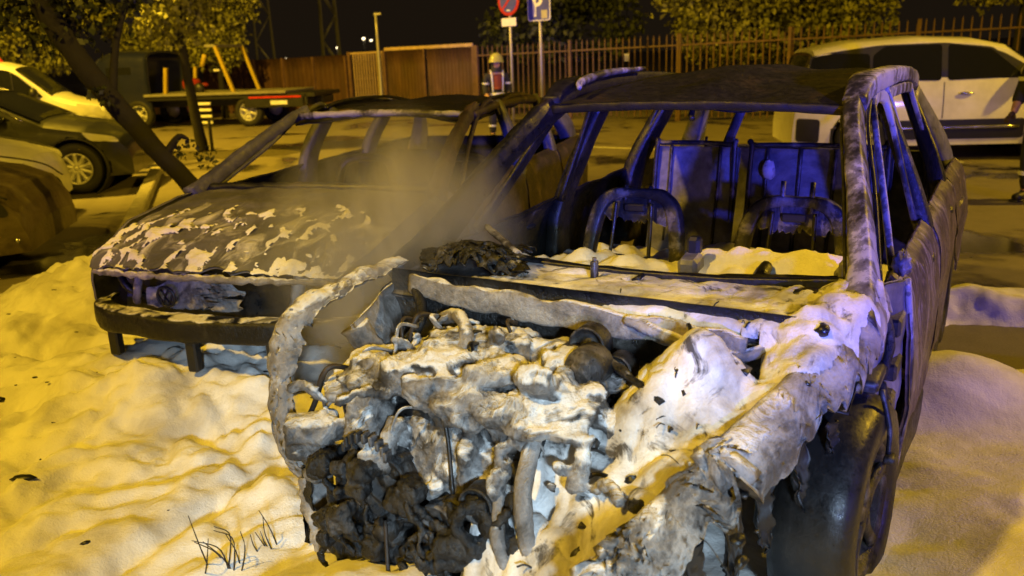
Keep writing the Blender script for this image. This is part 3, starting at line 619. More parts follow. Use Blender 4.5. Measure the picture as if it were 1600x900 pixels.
# rear bench: two back panels with ribs
for y0, y1 in ((-.62, -.15), (-.10, .60)):
    b = obj('rear_seat_back', patch([[(-2.14 - .0 * y, y, 1.10), (-2.10, y, .9), (-2.02, y, .62), (-1.98, y, .42)] for y in np.linspace(y0, y1, 4)], 24, 20, .02, .012, 5, seed=int(y1 * 9)), M_inner, W1)
    obj('frame_tube', tube([(-2.00, y0 + .02, .45), (-2.09, y0 + .02, 1.08), (-2.12, y0 + .06, 1.12), (-2.12, y1 - .06, 1.12), (-2.09, y1 - .02, 1.08), (-2.00, y1 - .02, .45)], .014, 6, 50), M_frame, b)
    for q in np.linspace(y0 + .1, y1 - .1, 4 if y1 > 0 else 2): obj('rib', tube([(-1.99, q, .6), (-2.06, q, .85), (-2.11, q, 1.11)], .010, 6, 10), M_frame, b)
    if y1 > 0: obj('latch', blob((-2.06, .02, 1.0), (.03, .035, .05), .3, 2, 3, 10), M_ash, b)
# foam inside
xs2 = np.arange(-2.0, -.40, .02); ys2 = np.arange(-.76, .765, .02); X2, Y2 = np.meshgrid(xs2, ys2, indexing='ij'); P2 = np.stack([X2, Y2, 0 * X2], -1)
Zi = .675 + .17 * sst(-1.30, -.60, X2) + .05 * Y2 + .05 * fbm(P2, 2.2, 3, 21) + .055 * fbm(P2, 3.4, 2, 22, True) + .012 * fbm(P2, 10, 3, 23, True) - .10 * sst(-1.5, -2.0, X2)
Zi += .05 * np.exp(-(((X2 + .75) / .25) ** 2 + ((Y2 - .35) / .3) ** 2)) - .08 * np.exp(-(((X2 + .5) / .16) ** 2 + ((Y2 + .75) / .25) ** 2))
o = obj('cabin_foam', field(xs2, ys2, Zi), M_foamin, W1); o['kind'] = 'stuff'; o['label'] = 'heap of foam filling the cabin around the seat frames'

M_heap = burnt('engine_heap_foam', [(0.3, (0.012, 0.011, 0.011)), (0.44, (0.06, 0.055, 0.05)), (0.55, (0.22, 0.205, 0.19)), (0.70, (0.48, 0.46, 0.43))], 7, rough=(0.35, 0.8), metal=0.1, bmp=0.9, foam=0.635, fscale=6, fup=0.30)
# ---- engine bay
# strut towers, engine, gearbox, ancillaries
for sy in (-1, 1):
    st = obj('strut_tower', lathe([(.0, .86), (.05, .862), (.09, .85), (.115, .80), (.125, .6), (.13, .45)], 20, 'z', (-.02 if sy < 0 else .0, sy * .60, 0)), M_engine, W1)
    obj('strut_cap', lathe([(.0, .885), (.03, .885), (.035, .86)], 14, 'z', (0, sy * .60, 0)), M_frame, st)
eng = obj('engine_block', join(blob((.46, -.10, .48), (.17, .33, .27), .22, 2.2, 4, 34), box((.46, -.12, .60), (.32, .50, .22), .04), box((.55, .02, .30), (.22, .26, .22), .05), blob((.58, -.02, .33), (.10, .20, .16), .3, 2.5, 6, 22)), M_engine, W1)
obj('oil_sump', blob((.56, .02, .21), (.16, .17, .12), .2, 2, 8, 20), M_engine, eng)
obj('gearbox', blob((.55, -.38, .36), (.18, .16, .17), .25, 2.4, 9, 22), M_engine, eng)
def pulley(c, r, ax='x'):
    return join(lathe([(0, .03), (r * .25, .03), (r * .3, .012), (r * .8, .008), (r * .86, .028), (r, .03), (r, .018), (r * .93, .01), (r, .002), (r, -.03), (0, -.03)], 22, ax, c))
for c, r in (((.70, -.30, .50), .075), ((.72, -.12, .42), .06), ((.73, .02, .52), .05), ((.30, .13, .83), .055), ((.30, .22, .77), .045)):
    obj('pulley', pulley(c, r), M_alloy, eng)
obj('alternator_fan', join(*[box((.745, -.34 + .075 * math.cos(a), .58 + .05 * math.sin(a)), (.03, .012, .03), .003) for a in np.linspace(.2, 2.9, 9)]), M_frame, eng, False)
hs = [([(.2, -.45, .80), (.32, -.30, .86), (.45, -.2, .82), (.55, -.28, .72)], .022), ([(.15, .05, .85), (.28, .12, .82), (.40, .28, .80), (.5, .42, .78)], .011),
      ([(.68, .05, .60), (.78, .10, .45), (.74, .12, .30), (.68, .08, .16)], .018), ([(.62, -.5, .66), (.70, -.42, .52), (.70, -.36, .38), (.64, -.30, .24)], .020),
      ([(.60, .12, .70), (.72, .14, .58), (.76, .18, .44), (.72, .20, .34)], .024), ([(.12, -.62, .88), (.25, -.50, .80), (.42, -.52, .70), (.5, -.45, .56)], .018),
      ([(.20, .20, .88), (.24, .34, .86), (.22, .5, .82), (.1, .62, .84)], .018)]
for i, (p_, r_) in enumerate(hs): obj('hose', tube(p_, r_, 8, 40, lump=.006, seed=i), M_engine if i % 2 else M_ring, eng)
obj('hanging_wire', tube([(.76, -.28, .40), (.80, -.25, .25), (.83, -.22, .12)], .006, 6, 16), M_rust, eng)
obj('dipstick', tube([(.62, -.50, .66), (.55, -.36, .77)], .006, 5, 6), M_blackp, eng)
for c, r_ in (((.40, .17, .80), .06), ((.33, .08, .78), .05)): obj('turbo_housing', lathe([(0, .06), (r_ * .5, .06), (r_ * .55, .045), (r_ * .9, .04), (r_, .02), (r_, -.04), (r_ * .7, -.07), (0, -.08)], 20, 'x', c), M_alloy, eng)
# radiator support and inner fender on its right side: an open, drooping ring
RC = [(-.12, -.79, .915), (.08, -.80, .91), (.28, -.80, .90), (.46, -.80, .880), (.56, -.80, .83), (.61, -.80, .72), (.635, -.79, .60), (.635, -.78, .48), (.60, -.74, .36), (.56, -.68, .24)]
RW = [.025, .03, .035, .05, .065, .06, .055, .06, .07, .06]
rg = obj('fender_rail', patch([[(p[0] - w * .6 * (k > 3) - .0, p[1] + w * (1.2 if k < 4 else .9), p[2] - w * (.7 if k < 5 else .0)), (p[0], p[1] + w * .3, p[2]), (p[0] - w * .1, p[1] - w * .5, p[2] - w * .1), (p[0] - w * .9, p[1] - w * .7, p[2] - w * .9 * (k < 6))] for k, (p, w) in enumerate(zip(RC, RW))], 130, 30, .014, .020, 11, ragged=(0, .05, .35, .45), seed=3), M_ring, W1)
obj('inner_brace', tube([(.40, -.66, .80), (.36, -.60, .66), (.33, -.58, .52), (.38, -.60, .42), (.48, -.64, .34)], [.045, .035, .030, .042, .05], 14, 60, lump=.03, ls=12, seed=7), M_ring, W1)
obj('radiator_leg', tube([(.60, -.70, .36), (.63, -.66, .24), (.64, -.62, .10)], [.05, .045, .035], 14, 40, lump=.03, ls=13, seed=9), M_ring, W1)
obj('torn_shred', patch([[(.60, -.74, .40), (.64, -.70, .40), (.66, -.64, .39)], [(.62, -.74, .28), (.66, -.69, .26), (.67, -.65, .27)], [(.62, -.73, .14), (.67, -.69, .15), (.66, -.66, .17)]], 20, 14, .006, .014, 14, ragged=(0, .9, .3, .3), seed=5), M_engine, W1)
obj('inner_fender_panel', patch([[(-.05, -.74, .88), (-.05, -.70, .62), (-.1, -.66, .3)], [(.2, -.70, .86), (.2, -.62, .62), (.15, -.62, .3)], [(.42, -.64, .82), (.36, -.56, .6), (.3, -.58, .3)]], 30, 30, .012, .03, 5, seed=14), M_ring, W1)
# windscreen-base scraps on its right corner
obj('wiper_tray', patch([[(-.12, -.72, .93), (-.20, -.55, .955), (-.20, -.30, .97)], [(.03, -.66, .96), (-.03, -.5, 1.00), (-.05, -.25, .97)], [(.10, -.60, .90), (.06, -.45, .93), (.04, -.2, .92)]], 26, 30, .010, .024, 8, ragged=(.2, .5, .2, .3), seed=6), M_engine, W1)
obj('wiper_arm', tube([(-.05, -.30, .97), (-.13, -.42, 1.0), (-.20, -.52, 1.02), (-.28, -.56, 1.0)], .012, 6, 24, lump=.004), M_ash, W1)
obj('wiper_stub', join(tube([(-.12, -.05, .87), (-.11, -.05, .97)], .008, 6, 4), box((-.11, -.05, .93), (.03, .02, .06), .004)), M_frame, W1)
obj('firewall_lip', tube([(.14, -.62, .89), (.17, -.35, .87), (.18, 0, .865), (.19, .3, .855), (.20, .54, .84)], [.014, .016, .015, .016, .016], 8, 60, flat=2.4, lump=.008, ls=9, square=True), M_ring, W1)
# left front wing: melted, sagging toward the front corner
T = [(-.26, .80, .945), (-.05, .80, .935), (.15, .765, .88), (.38, .69, .815), (.62, .60, .735), (.82, .515, .645), (.98, .43, .56)]
Bm = [(-.20, .85, .82), (.02, .84, .77), (.22, .815, .72), (.42, .745, .665), (.62, .685, .60), (.80, .605, .51), (.97, .49, .44)]
ctrl = [[(t[0] - .02, t[1] - .06, t[2] - .12), (t[0], t[1] - .05, t[2] - .02), t, ((t[0] + b[0]) / 2 + .01, (t[1] + b[1]) / 2 + .022, (t[2] + b[2]) / 2 + .0), b] for t, b in zip(T, Bm)]
obj('front_wing', patch(ctrl, 150, 40, .016, .010, 8, ragged=(.0, .05, 0, .65), seed=17), M_fender, W1)
# wheel well
obj('wheel_liner', patch([[(.36 * math.cos(a), y, .34 + .36 * math.sin(a)) for y in (.48, .66, .80)] for a in np.linspace(1.2, math.pi + .1, 7)], 30, 8, .01, .008, 8, seed=3), M_blackp, W1)
obj('wing_stay', join(box((-.13, .80, .70), (.22, .10, .04), .01), tube([(-.02, .86, .70), (0, .89, .6), (.02, .895, .53)], .008, 6, 10), box((.03, .90, .525), (.05, .03, .02), .006)), M_frame, W1)
for i, (x, y, z, l, w) in enumerate(((.30, .72, .66, .22, .06), (.42, .66, .62, .26, .09), (.55, .62, .58, .30, .07), (.66, .56, .52, .24, .10), (.20, .78, .68, .16, .05))):
    obj('liner_shred', patch([[(x - w / 2, y, z), (x, y + .01, z), (x + w / 2, y - .03, z)], [(x - w * .4, y + .02, z - l * .5), (x + .01, y - .02, z - l * .5), (x + w * .45, y, z - l * .45)], [(x - w * .3, y, z - l), (x + .01, y + .02, z - l * .9), (x + w * .3, y - .01, z - l * .8)]], 18, 12, .005, .02, 10, ragged=(0, .6, .3, .3), seed=90 + i), M_blackp, W1)
obj('pillar_flange', tube([(-.20, .715, .955), (-.50, .645, 1.165), (-.74, .585, 1.325), (-.88, .56, 1.395)], .006, 5, 30), M_frame, W1)
obj('pillar_flange', tube([(-.26, .805, .94), (-.53, .735, 1.16), (-.78, .665, 1.335), (-.95, .64, 1.42)], .007, 5, 30), M_char, W1)
# wheels
def wheel(par, c, r, w, steer, tm, rm, spokes=5, scorched=True, name='wheel'):
    prof = [(r * .60, w * .36), (r * .64, w * .48), (r * .78, w * .52), (r * .90, w * .49), (r * .975, w * .36), (r, w * .2), (r * 1.0, 0), (r, -w * .2), (r * .975, -w * .36), (r * .9, -w * .49), (r * .7, -w * .5), (r * .6, -w * .36), (r * .58, 0), (r * .6, w * .36)]
    VFt = lathe(prof, 64, 'y')
    if tm is M_tyre: VFt = (VFt[0] * (1 + .022 * fbm(VFt[0] + np.array(c), 7, 4, 5))[:, None], VFt[1])
    t = obj(name, VFt, tm, par); t.location = c; t.rotation_euler = (0, 0, steer)
    rimp = [(r * .60, -w * .36), (r * .615, w * .40), (r * .585, w * .44), (r * .55, w * .36), (r * .53, -w * .1), (0, -w * .12)]
    pcs = [lathe(rimp, 36, 'y'), lathe([(0, w * .38), (r * .12, w * .38), (r * .15, w * .30), (r * .15, -w * .1)], 18, 'y')]
    for i in range(spokes):
        a = 2 * math.pi * i / spokes + .3; ca, sa = math.cos(a), math.sin(a)
        pcs.append(tube([(r * .10 * ca, w * .32, r * .10 * sa), (r * .34 * ca, w * .33, r * .34 * sa), (r * .57 * ca, w * .37, r * .57 * sa)], [r * .10, r * .072, r * .085], 6, 10, flat=.5, up=(0, 1, 0)))
    obj('rim', join(*pcs), rm, t); return t
wheel(W1, (.0, .77, .335), .335, .215, math.radians(-4), M_tyre, M_alloy, 5)
wheel(W1, (-2.6, .76, .32), .325, .21, 0, M_tyre, M_alloy, 5)
for x, y, z in ((.02, -.72, .30), (-2.6, -.76, .31)):
    w_ = wheel(W1, (x, y, z), .31, .2, math.pi, M_tyre, M_alloy, 5)
obj('brake_disc', lathe([(0, .02), (.06, .02), (.07, .0), (.14, .0), (.14, -.02), (0, -.02)], 26, 'y', (0.0, .64, .335)), M_rust, W1)
# foam: a flat drift on the cowl, a smooth mound over the left strut tower that slides down to the ground
xs3 = np.arange(-.21, 1.22, .0105); ys3 = np.arange(-.84, .86, .0105); X3, Y3 = np.meshgrid(xs3, ys3, indexing='ij'); P3 = np.stack([X3, Y3, 0 * X3], -1)
n1 = fbm(P3, 2.6, 3, 31); n2 = fbm(P3, 6, 4, 32); bl = fbm(P3, 4.5, 3, 33, True); Xd = X3 + .04 * n1; Yd = Y3 + .04 * fbm(P3, 2.6, 3, 34)
T_ = np.array([(-.26, .80, .945), (-.05, .80, .935), (.15, .765, .88), (.38, .69, .815), (.62, .60, .735), (.82, .515, .645), (.98, .43, .56), (1.3, .2, .3)])
yT = np.interp(X3, T_[:, 0], T_[:, 1]); zT = np.interp(X3, T_[:, 0], T_[:, 2])
cow = np.where(Xd < .15, 0.897 + .045 * sst(.45, .75, Yd) - .3 * np.clip(Xd - .08, 0, 1) + .006 * bl + .03 * bl * sst(.45, .7, Yd), 0) * (Yd > -.42 + .2 * n2)
zfl = .72 - .58 * np.clip((Xd - .42) / .58, 0, 1.1) ** 1.2; s_ = np.clip((Yd - .02) / (yT - .02), 0, 1.05)
zfl = np.minimum(zfl, .66); spl = zfl + (zT - .055 - zfl) * s_ ** 1.15 + .20 * np.exp(-(((Xd - .34) / .17) ** 2 + ((Yd - .42) / .15) ** 2)) - .03 * sst(.6, .85, Xd) * np.sin(np.clip(s_, 0, 1) * np.pi) + .040 * n1 + .045 * bl + .022 * n2
spl = np.where((Xd > .27 + .16 * sst(.42, .25, Yd)) & (Yd > -.04 + .08 * n2) & (X3 < 1.1), np.maximum(spl, .07), 0)
wing = np.where((Yd > .56) & (Xd < .45), zT + .015 - .55 * np.clip(.70 - Yd, 0, 1) + .03 * bl + .02 * n2, 0)
Z3 = np.maximum.reduce([cow, spl, wing])
for _ in range(2):
    Z3[1:-1, 1:-1] = (Z3[1:-1, 1:-1] * 2 + Z3[:-2, 1:-1] + Z3[2:, 1:-1] + Z3[1:-1, :-2] + Z3[1:-1, 2:]) / 6
nf = .2 + .8 * sst(.08, .2, X3 + .5 * sst(.45, .6, Y3)); Z3 = Z3 + nf * (.005 * fbm(P3, 20, 3, 36) - .16 * np.clip(fbm(P3, 5.5, 3, 38) - .26, 0, 1) + .010 * fbm(P3, 13, 3, 37, True))
Z3 = Z3 - 2.6 * np.clip(Y3 - yT - .005, 0, 1) * (X3 < .3); keep = (Z3 > .09) & (Y3 < yT + np.where(X3 < .3, .045, .0))
V3 = np.stack([X3, Y3, Z3], -1); N3 = gnormals(V3); steep = 1 - np.abs(N3[..., 2])
V3 = V3 + N3 * (.02 * steep * fbm(V3, 8, 4, 40, True))[..., None]
F3 = [f for f in gridf(*Z3.shape) if keep.ravel()[list(f)].all() and np.ptp(Z3.ravel()[list(f)]) < .12]
o = obj('engine_foam', compact(V3.reshape(-1, 3), F3), M_foameng, W1); o['kind'] = 'stuff'; o['label'] = 'sooty foam on the cowl and over the wing, sliding to the ground'
md = o.modifiers.new('thick', 'SOLIDIFY'); md.thickness = .012; md.offset = -1
for i in range(16):
    rc = random.Random(80 + i); x, y = rc.uniform(.25, .70), rc.uniform(-.55, .1); z = .80 - 1.2 * max(0, x - .45) ** 1.0 * .5 + rc.uniform(-.03, .03); d = np.array([rc.uniform(.02, .14), rc.uniform(-.16, .16), rc.uniform(-.26, -.06)])
    obj('cable', tube([(x - .06, y, z), (x + .03, y + d[1] * .2, z + .03), (x + d[0] * .7, y + d[1] * .6, z + d[2] * .4), (x + d[0] + .04, y + d[1], z + d[2])], rc.choice((.004, .006, .009)), 6, 24, lump=.001), rc.choice((M_char, M_frame, M_rust, M_ring)), eng)
for i in range(14):
    rc = random.Random(180 + i); y, z = rc.uniform(-.5, .05), rc.uniform(.22, .52); r0 = rc.choice((.012, .016, .024)); obj('bolt', lathe([(.0, .05), (r0, .05), (r0, .03), (r0 * 1.6, .03), (r0 * 1.6, .0), (r0 * 1.2, -.03)], 8, 'x', (.66 + .06 * rc.random(), y, z)), M_alloy, eng)
# the melted engine itself: many ancillaries fused into one lumpy mass
rr_ = random.Random(5); parts_ = []
def edome(u, v):                                                        # top of the engine heap
    return .55 + .27 * max(0, 1 - (abs((u - .42) / .36)) ** 3 - (abs((v + .16) / .58)) ** 3.5)
for i in range(280):
    x, y = rr_.uniform(.12, .72), rr_.uniform(-.66, .34); zt = edome(x, y); z = zt - rr_.random() ** 1.6 * .34
    if z < .43 + .08 * rr_.random(): continue
    if x > .60 and z < .45: x -= .1
    k = rr_.random(); s = rr_.uniform(.014, .05); ax = rr_.choice('XYZ')
    if k < .45: parts_.append(box((x, y, z), (s * rr_.uniform(1.4, 4), s * rr_.uniform(1, 2.6), s * rr_.uniform(.6, 1.6)), .006, rot=(ax, rr_.uniform(0, 3))))
    elif k < .58: parts_.append(lathe([(.001, s), (s * .8, s), (s * .9, s * .7), (s * .9, -s * .7), (.001, -s)], 14, rr_.choice('xyz'), (x, y, z)))
    elif k < .88:
        d = np.array([rr_.uniform(-.13, .13), rr_.uniform(-.13, .13), rr_.uniform(-.10, .05)]); parts_.append(tube([(x, y, z), np.array((x, y, z)) + d * .5 + (0, 0, .03), np.array((x, y, z)) + d], rr_.uniform(.012, .024), 8, 14))
    else: parts_.append(blob((x, y, z), (s * 1.3, s, s), .3, 2, i, 14))
for i in range(60):                                                     # foam pooled in the gaps
    x, y = rr_.uniform(.14, .66), rr_.uniform(-.64, .30); parts_.append(blob((x, y, edome(x, y) - rr_.uniform(.0, .06)), (rr_.uniform(.05, .10), rr_.uniform(.05, .11), rr_.uniform(.015, .035)), .35, 1.6, 300 + i, 16))
parts_.append(blob((.42, -.16, .52), (.26, .36, .24), .1, 2, 3, 24))
for x, y, z, l in ((.70, -.30, .60, .12), (.68, -.06, .60, .10), (.72, .06, .56, .16), (.66, -.44, .58, .10)): parts_.append(tube([(x - .05, y, z + .05), (x, y, z), (x + .01, y, z - l)], [.03, .022, .005], 8, 12))
low_ = []; tx_ = bpy.data.textures.new('crust_low', 'CLOUDS'); tx_.noise_scale = .03; tx_.noise_depth = 3
for i in range(150):                                                    # ancillaries hanging under the heap, left black
    x, y, z = rr_.uniform(.64, .79), rr_.uniform(-.52, .12), rr_.uniform(.16, .56); x -= .45 * max(0, .34 - z); s = rr_.uniform(.012, .038); k = rr_.random(); ax = rr_.choice('XYZ')
    if k < .4: low_.append(box((x, y, z), (s * rr_.uniform(1, 2.5), s * rr_.uniform(1.2, 4), s * rr_.uniform(1, 3)), .004, rot=(ax, rr_.uniform(-.5, .5))))
    elif k < .7: low_.append(lathe([(.001, s * 1.2), (s * .6, s * 1.2), (s, s), (s, -s), (.001, -s)], 12, rr_.choice('xy'), (x, y, z)))
    else: low_.append(tube([(x, y, z), (x + .02, y + rr_.uniform(-.06, .06), z - .05), (x - .02, y + rr_.uniform(-.1, .1), z - .14)], s * .35, 7, 14))
lo_ = obj('engine_underside', join(*low_), M_engine, eng); lo_['kind'] = 'stuff'
md = lo_.modifiers.new('fuse', 'REMESH'); md.mode = 'VOXEL'; md.voxel_size = .007; md.use_smooth_shade = True
md = lo_.modifiers.new('melt', 'SMOOTH'); md.factor = .5; md.iterations = 6
md = lo_.modifiers.new('crust', 'DISPLACE'); md.texture = tx_; md.strength = .03; md.mid_level = .4
em = obj('engine_heap', join(*parts_), M_heap, eng)
md = em.modifiers.new('fuse', 'REMESH'); md.mode = 'VOXEL'; md.voxel_size = .009; md.use_smooth_shade = True
md = em.modifiers.new('melt', 'SMOOTH'); md.factor = .5; md.iterations = 10
tx = bpy.data.textures.new('crust', 'CLOUDS'); tx.noise_scale = .045; tx.noise_depth = 3
md = em.modifiers.new('crust', 'DISPLACE'); md.texture = tx; md.strength = .032; md.mid_level = .42
tx2 = bpy.data.textures.new('fine_crust', 'CLOUDS'); tx2.noise_scale = .016; tx2.noise_depth = 2
md = em.modifiers.new('fine', 'DISPLACE'); md.texture = tx2; md.strength = .012; md.mid_level = .5
def z3(x, y):
    i = int(np.clip((x + .21) / .0105, 0, len(xs3) - 1)); j = int(np.clip((y + .84) / .0105, 0, len(ys3) - 1)); return V3[i, j]
# broken bits sitting in it
bits = []
for i in range(190):
    x, y = random.uniform(-.15, .98), random.uniform(-.1, .74); p = z3(x, y)
    if p[2] < .16 or y < .05 or p[2] > .98 or (x < .15 and random.random() < .75): continue
    s = random.choice((.004, .005, .007, .009, .013, .02)); k = random.random()
    if k < .45: bits.append(blob(p, (s * random.uniform(.8, 2), s * random.uniform(.8, 2), s), .5, 1.6, i, 8))
    elif k < .72: bits.append(box(p, (s * random.uniform(1, 3), s * random.uniform(1, 3), s * 1.4), .002, rot=(random.choice('XYZ'), random.uniform(0, 3))))
    else:
        d = np.array([random.uniform(-.06, .06), random.uniform(-.06, .06), random.uniform(.0, .04)]); bits.append(tube([p - d * .4, p + d * .5 + (0, 0, .012), p + d], s * .3, 5, 10))
o = obj('engine_scraps', join(*bits), M_char, W1); o['kind'] = 'stuff'
for c, r_ in (((.62, .05, .80), .035), ((.74, .46, .60), .025), ((.85, .16, .40), .06), ((.88, .33, .40), .05)): obj('lump', blob(z3(c[0], c[1]) + np.array([0, 0, .005]), (r_, r_ * .8, r_ * .6), .35, 1.8, int(r_ * 999), 14), M_engine, eng)
# ---------------------------------------------------------------- the second burnt car, an estate, behind and to the left
W2 = thing('burnt_estate_car', (-1.15, 4.5, 0), heading(.302), 'burnt-out estate car behind with its foam-flecked bonnet still in place', 'car')
M_p2 = burnt('violet_grey_pillar', [(0.3, (0.03, 0.03, 0.035)), (0.55, (0.10, 0.10, 0.11)), (0.75, (0.2, 0.2, 0.21))], 6, metal=0.2)
hood = [[(-.24, y, .935 - .03 * (y / .7) ** 2) for y in (.72, .4, 0, -.4, -.72)], [(.05, y, .915 - .035 * (y / .7) ** 2) for y in (.74, .4, 0, -.4, -.74)],
        [(.40, y, .865 - .05 * (y / .7) ** 2) for y in (.74, .4, 0, -.4, -.74)], [(.68, y, .80 - .05 * (y / .7) ** 2) for y in (.70, .38, 0, -.38, -.70)], [(.88 - .10 * (y / .7) ** 2, y, .725 - .03 * (y / .7) ** 2) for y in (.66, .36, 0, -.36, -.66)]]
H2 = np.array(hood); H2[2:4, 1, 2] += .012; H2[2:4, 3, 2] += .012
obj('bonnet', patch(H2, 80, 70, .012, .012, 4.5, ragged=(0, .10, 0, 0), seed=51), M_hood, W2)['label'] = 'scorched bonnet flecked with foam'
# foam left on it in blobs and runs
_U = cr(H2, 40); _S = np.swapaxes(cr(np.swapaxes(_U, 0, 1), 40), 0, 1); mm_, nn_ = 190, 150
_a = np.linspace(0, 1, mm_)[:, None] * 39 + 0 * np.linspace(0, 1, nn_)[None]; _b = 0 * _a + np.linspace(0, 1, nn_)[None] * 39
_i = np.minimum(_a.astype(int), 38); _j = np.minimum(_b.astype(int), 38); _fa = (_a - _i)[..., None]; _fb = (_b - _j)[..., None]
PH = _S[_i, _j] * (1 - _fa) * (1 - _fb) + _S[_i + 1, _j] * _fa * (1 - _fb) + _S[_i, _j + 1] * (1 - _fa) * _fb + _S[_i + 1, _j + 1] * _fa * _fb
xh, yh = PH[..., 0], PH[..., 1]; Q = np.stack([xh * 1.0 + yh * .55, yh * 1.5 - xh * .5, 0 * xh], -1); Q = Q + .06 * np.stack([fbm(Q, 5, 2, 3), fbm(Q, 5, 2, 4), 0 * xh], -1)
mk = fbm(Q * (1, 1.5, 1), 5.2, 4, 61) + .18 * fbm(Q * (1, 2, 1), 14, 3, 62) - .20 + .22 * sst(.75, .88, xh) + .28 * sst(-.30, -.68, yh) * sst(-.05, .3, xh) - .9 * sst(.30, -.02, xh + .12 * fbm(Q, 4, 3, 9)) - .25 * sst(.45, .7, yh)
hgt = .015 * np.clip(mk / .5, 0, 1) ** .7 + .004 * fbm(PH, 40, 3, 5) * (mk > .05)
VH = PH + gnormals(PH) * np.sign(gnormals(PH)[..., 2:3]) * (hgt - .05 * np.clip(-mk, 0, .06) + .0125)[..., None]
o = obj('bonnet_foam', compact(VH.reshape(-1, 3), [f for f in gridf(mm_, nn_) if (mk.ravel()[list(f)] > -.06).all()]), M_foam, W2); o['kind'] = 'stuff'; o['label'] = 'streaks and blobs of foam left on the bonnet'
obj('bonnet_lip', tube([(.78, .64, .69), (.86, .36, .705), (.885, 0, .71), (.86, -.36, .705), (.78, -.64, .69)], .016, 6, 90, lump=.016, ls=22), M_ring, W2)
for sy in (-1, 1):
    obj('front_wing', patch([[(-.30, sy * .74, .93), (-.30, sy * .84, .82), (-.30, sy * .865, .5), (-.30, sy * .85, .28)], [(.0, sy * .755, .90), (.0, sy * .845, .78), (.0, sy * .87, .70), (.0, sy * .865, .66)], [(.40, sy * .75, .84), (.40, sy * .835, .72), (.42, sy * .855, .55), (.42, sy * .84, .36)], [(.68, sy * .70, .745), (.64, sy * .79, .62), (.62, sy * .81, .50), (.60, sy * .80, .40)]] if sy < 0 else
        [[(-.30, sy * .85, .28), (-.30, sy * .865, .5), (-.30, sy * .84, .82), (-.30, sy * .74, .93)], [(.0, sy * .865, .66), (.0, sy * .87, .70), (.0, sy * .845, .78), (.0, sy * .755, .90)], [(.42, sy * .84, .36), (.42, sy * .855, .55), (.40, sy * .835, .72), (.40, sy * .75, .84)], [(.60, sy * .80, .40), (.62, sy * .81, .50), (.64, sy * .79, .62), (.68, sy * .70, .745)]], 40, 30, .012, .012, 6, seed=60 + sy), M_hood, W2)
    obj('windscreen_pillar', tube([(-.15, sy * .76, .90), (-.30, sy * .725, .965), (-.70, sy * .66, 1.13), (-1.10, sy * .615, 1.262), (-1.25, sy * .605, 1.29)], [.05, .045, .038, .036, .04], 10, 36, flat=.9, lump=.008, up=(0, 1, .3), square=True), M_p2 if sy < 0 else M_rust, W2)
    obj('door_pillar', tube([(-1.52, sy * .82, .22), (-1.54, sy * .80, .90), (-1.66, sy * .635, 1.30)], [.10, .085, .065], 8, 20, flat=.5, up=(0, 1, 0), square=True), M_p2, W2)
    obj('rear_pillar', tube([(-2.50, sy * .81, .5), (-2.50, sy * .78, .90), (-2.68, sy * .62, 1.28)], [.11, .08, .06], 8, 20, flat=.5, up=(0, 1, 0), square=True), M_p2, W2)
    obj('tail_pillar', tube([(-3.42, sy * .74, .6), (-3.40, sy * .70, .95), (-3.18, sy * .58, 1.22)], [.14, .11, .07], 8, 20, flat=.5, up=(0, 1, 0), square=True), M_p2, W2)
    obj('roof_side', tube([(-1.12, sy * .635, 1.258), (-1.6, sy * .645, 1.288), (-2.4, sy * .635, 1.28), (-3.2, sy * .59, 1.215)], .028, 8, 40, lump=.006), M_rust if sy > 0 else M_char, W2)
    rr = obj('roof_bar', tube([(-1.45, sy * .57, 1.30), (-1.7, sy * .57, 1.33), (-2.4, sy * .56, 1.325), (-2.9, sy * .54, 1.26)], .013, 6, 30), M_char, W2)
    for nm, x0, x1, zb in (('front_door', -.33, -1.50, .26), ('rear_door', -1.53, -2.50, .28), ('quarter_panel', -2.53, -3.45, .32)):
        rows = [[(x, sy * w, z) for w, z in ((.785, .90), (.835, .85), (.862, .70), (.865, .5), (.84, zb + (.36 * max(0, 1 - ((x + 2.7) / .42) ** 2) ** .5 if abs(x + 2.7) < .42 else 0)))] for x in np.linspace(x0, x1, 6)]
        if sy < 0: rows = [r[::-1] for r in rows]
        d = obj(nm, patch(rows, 30, 24, .012, .008, 5, seed=int(x0 * 10)), M_rust if (sy > 0) else M_body2, W2)
        if nm != 'quarter_panel':
            fr = [(x0 - .12, sy * .785, .91), (x0 - .55, sy * .69, 1.10), (x0 - .92, sy * .64, 1.27), (x1 - .06, sy * .64, 1.30), (x1, sy * .78, .92)] if nm == 'front_door' else [(x0 - .05, sy * .785, .92), (x0 - .15, sy * .65, 1.29), (x1 - .08, sy * .64, 1.275), (x1, sy * .78, .93)]
            obj('window_frame', tube(fr, .016, 6, 40, up=(0, 1, 0)), M_p2 if sy < 0 else M_rust, d)
    obj('headlight_bracket', tube([(.66, sy * .62, .70), (.70, sy * .55, .60), (.66, sy * .48, .54)], .018, 6, 16, lump=.008), M_char, W2)
obj('roof', patch([[(x, y, 1.262 + .048 * math.sin(max(.02, min(1, (-x - 1.1) / .8)) * 1.57) - .10 * max(0, (-x - 2.5) / .8) ** 2 - .05 * (y / .62) ** 2) for y in (.625, .3, 0, -.3, -.625)] for x in (-1.13, -1.5, -2.0, -2.6, -3.25)], 50, 40, .012, .016, 3.5, seed=44), M_roof, W2)
obj('header_rail', tube([(-1.14, .62, 1.265), (-1.08, .3, 1.28), (-1.07, 0, 1.285), (-1.08, -.3, 1.28), (-1.14, -.62, 1.265)], .022, 8, 60, lump=.008, ls=12), M_ash, W2)
obj('tailgate', patch([[(-3.50, y, .35), (-3.56, y, .6), (-3.48, y, .9)] for y in (-.72, -.3, .3, .72)], 12, 14, .015, .01, 4), M_body2, W2)
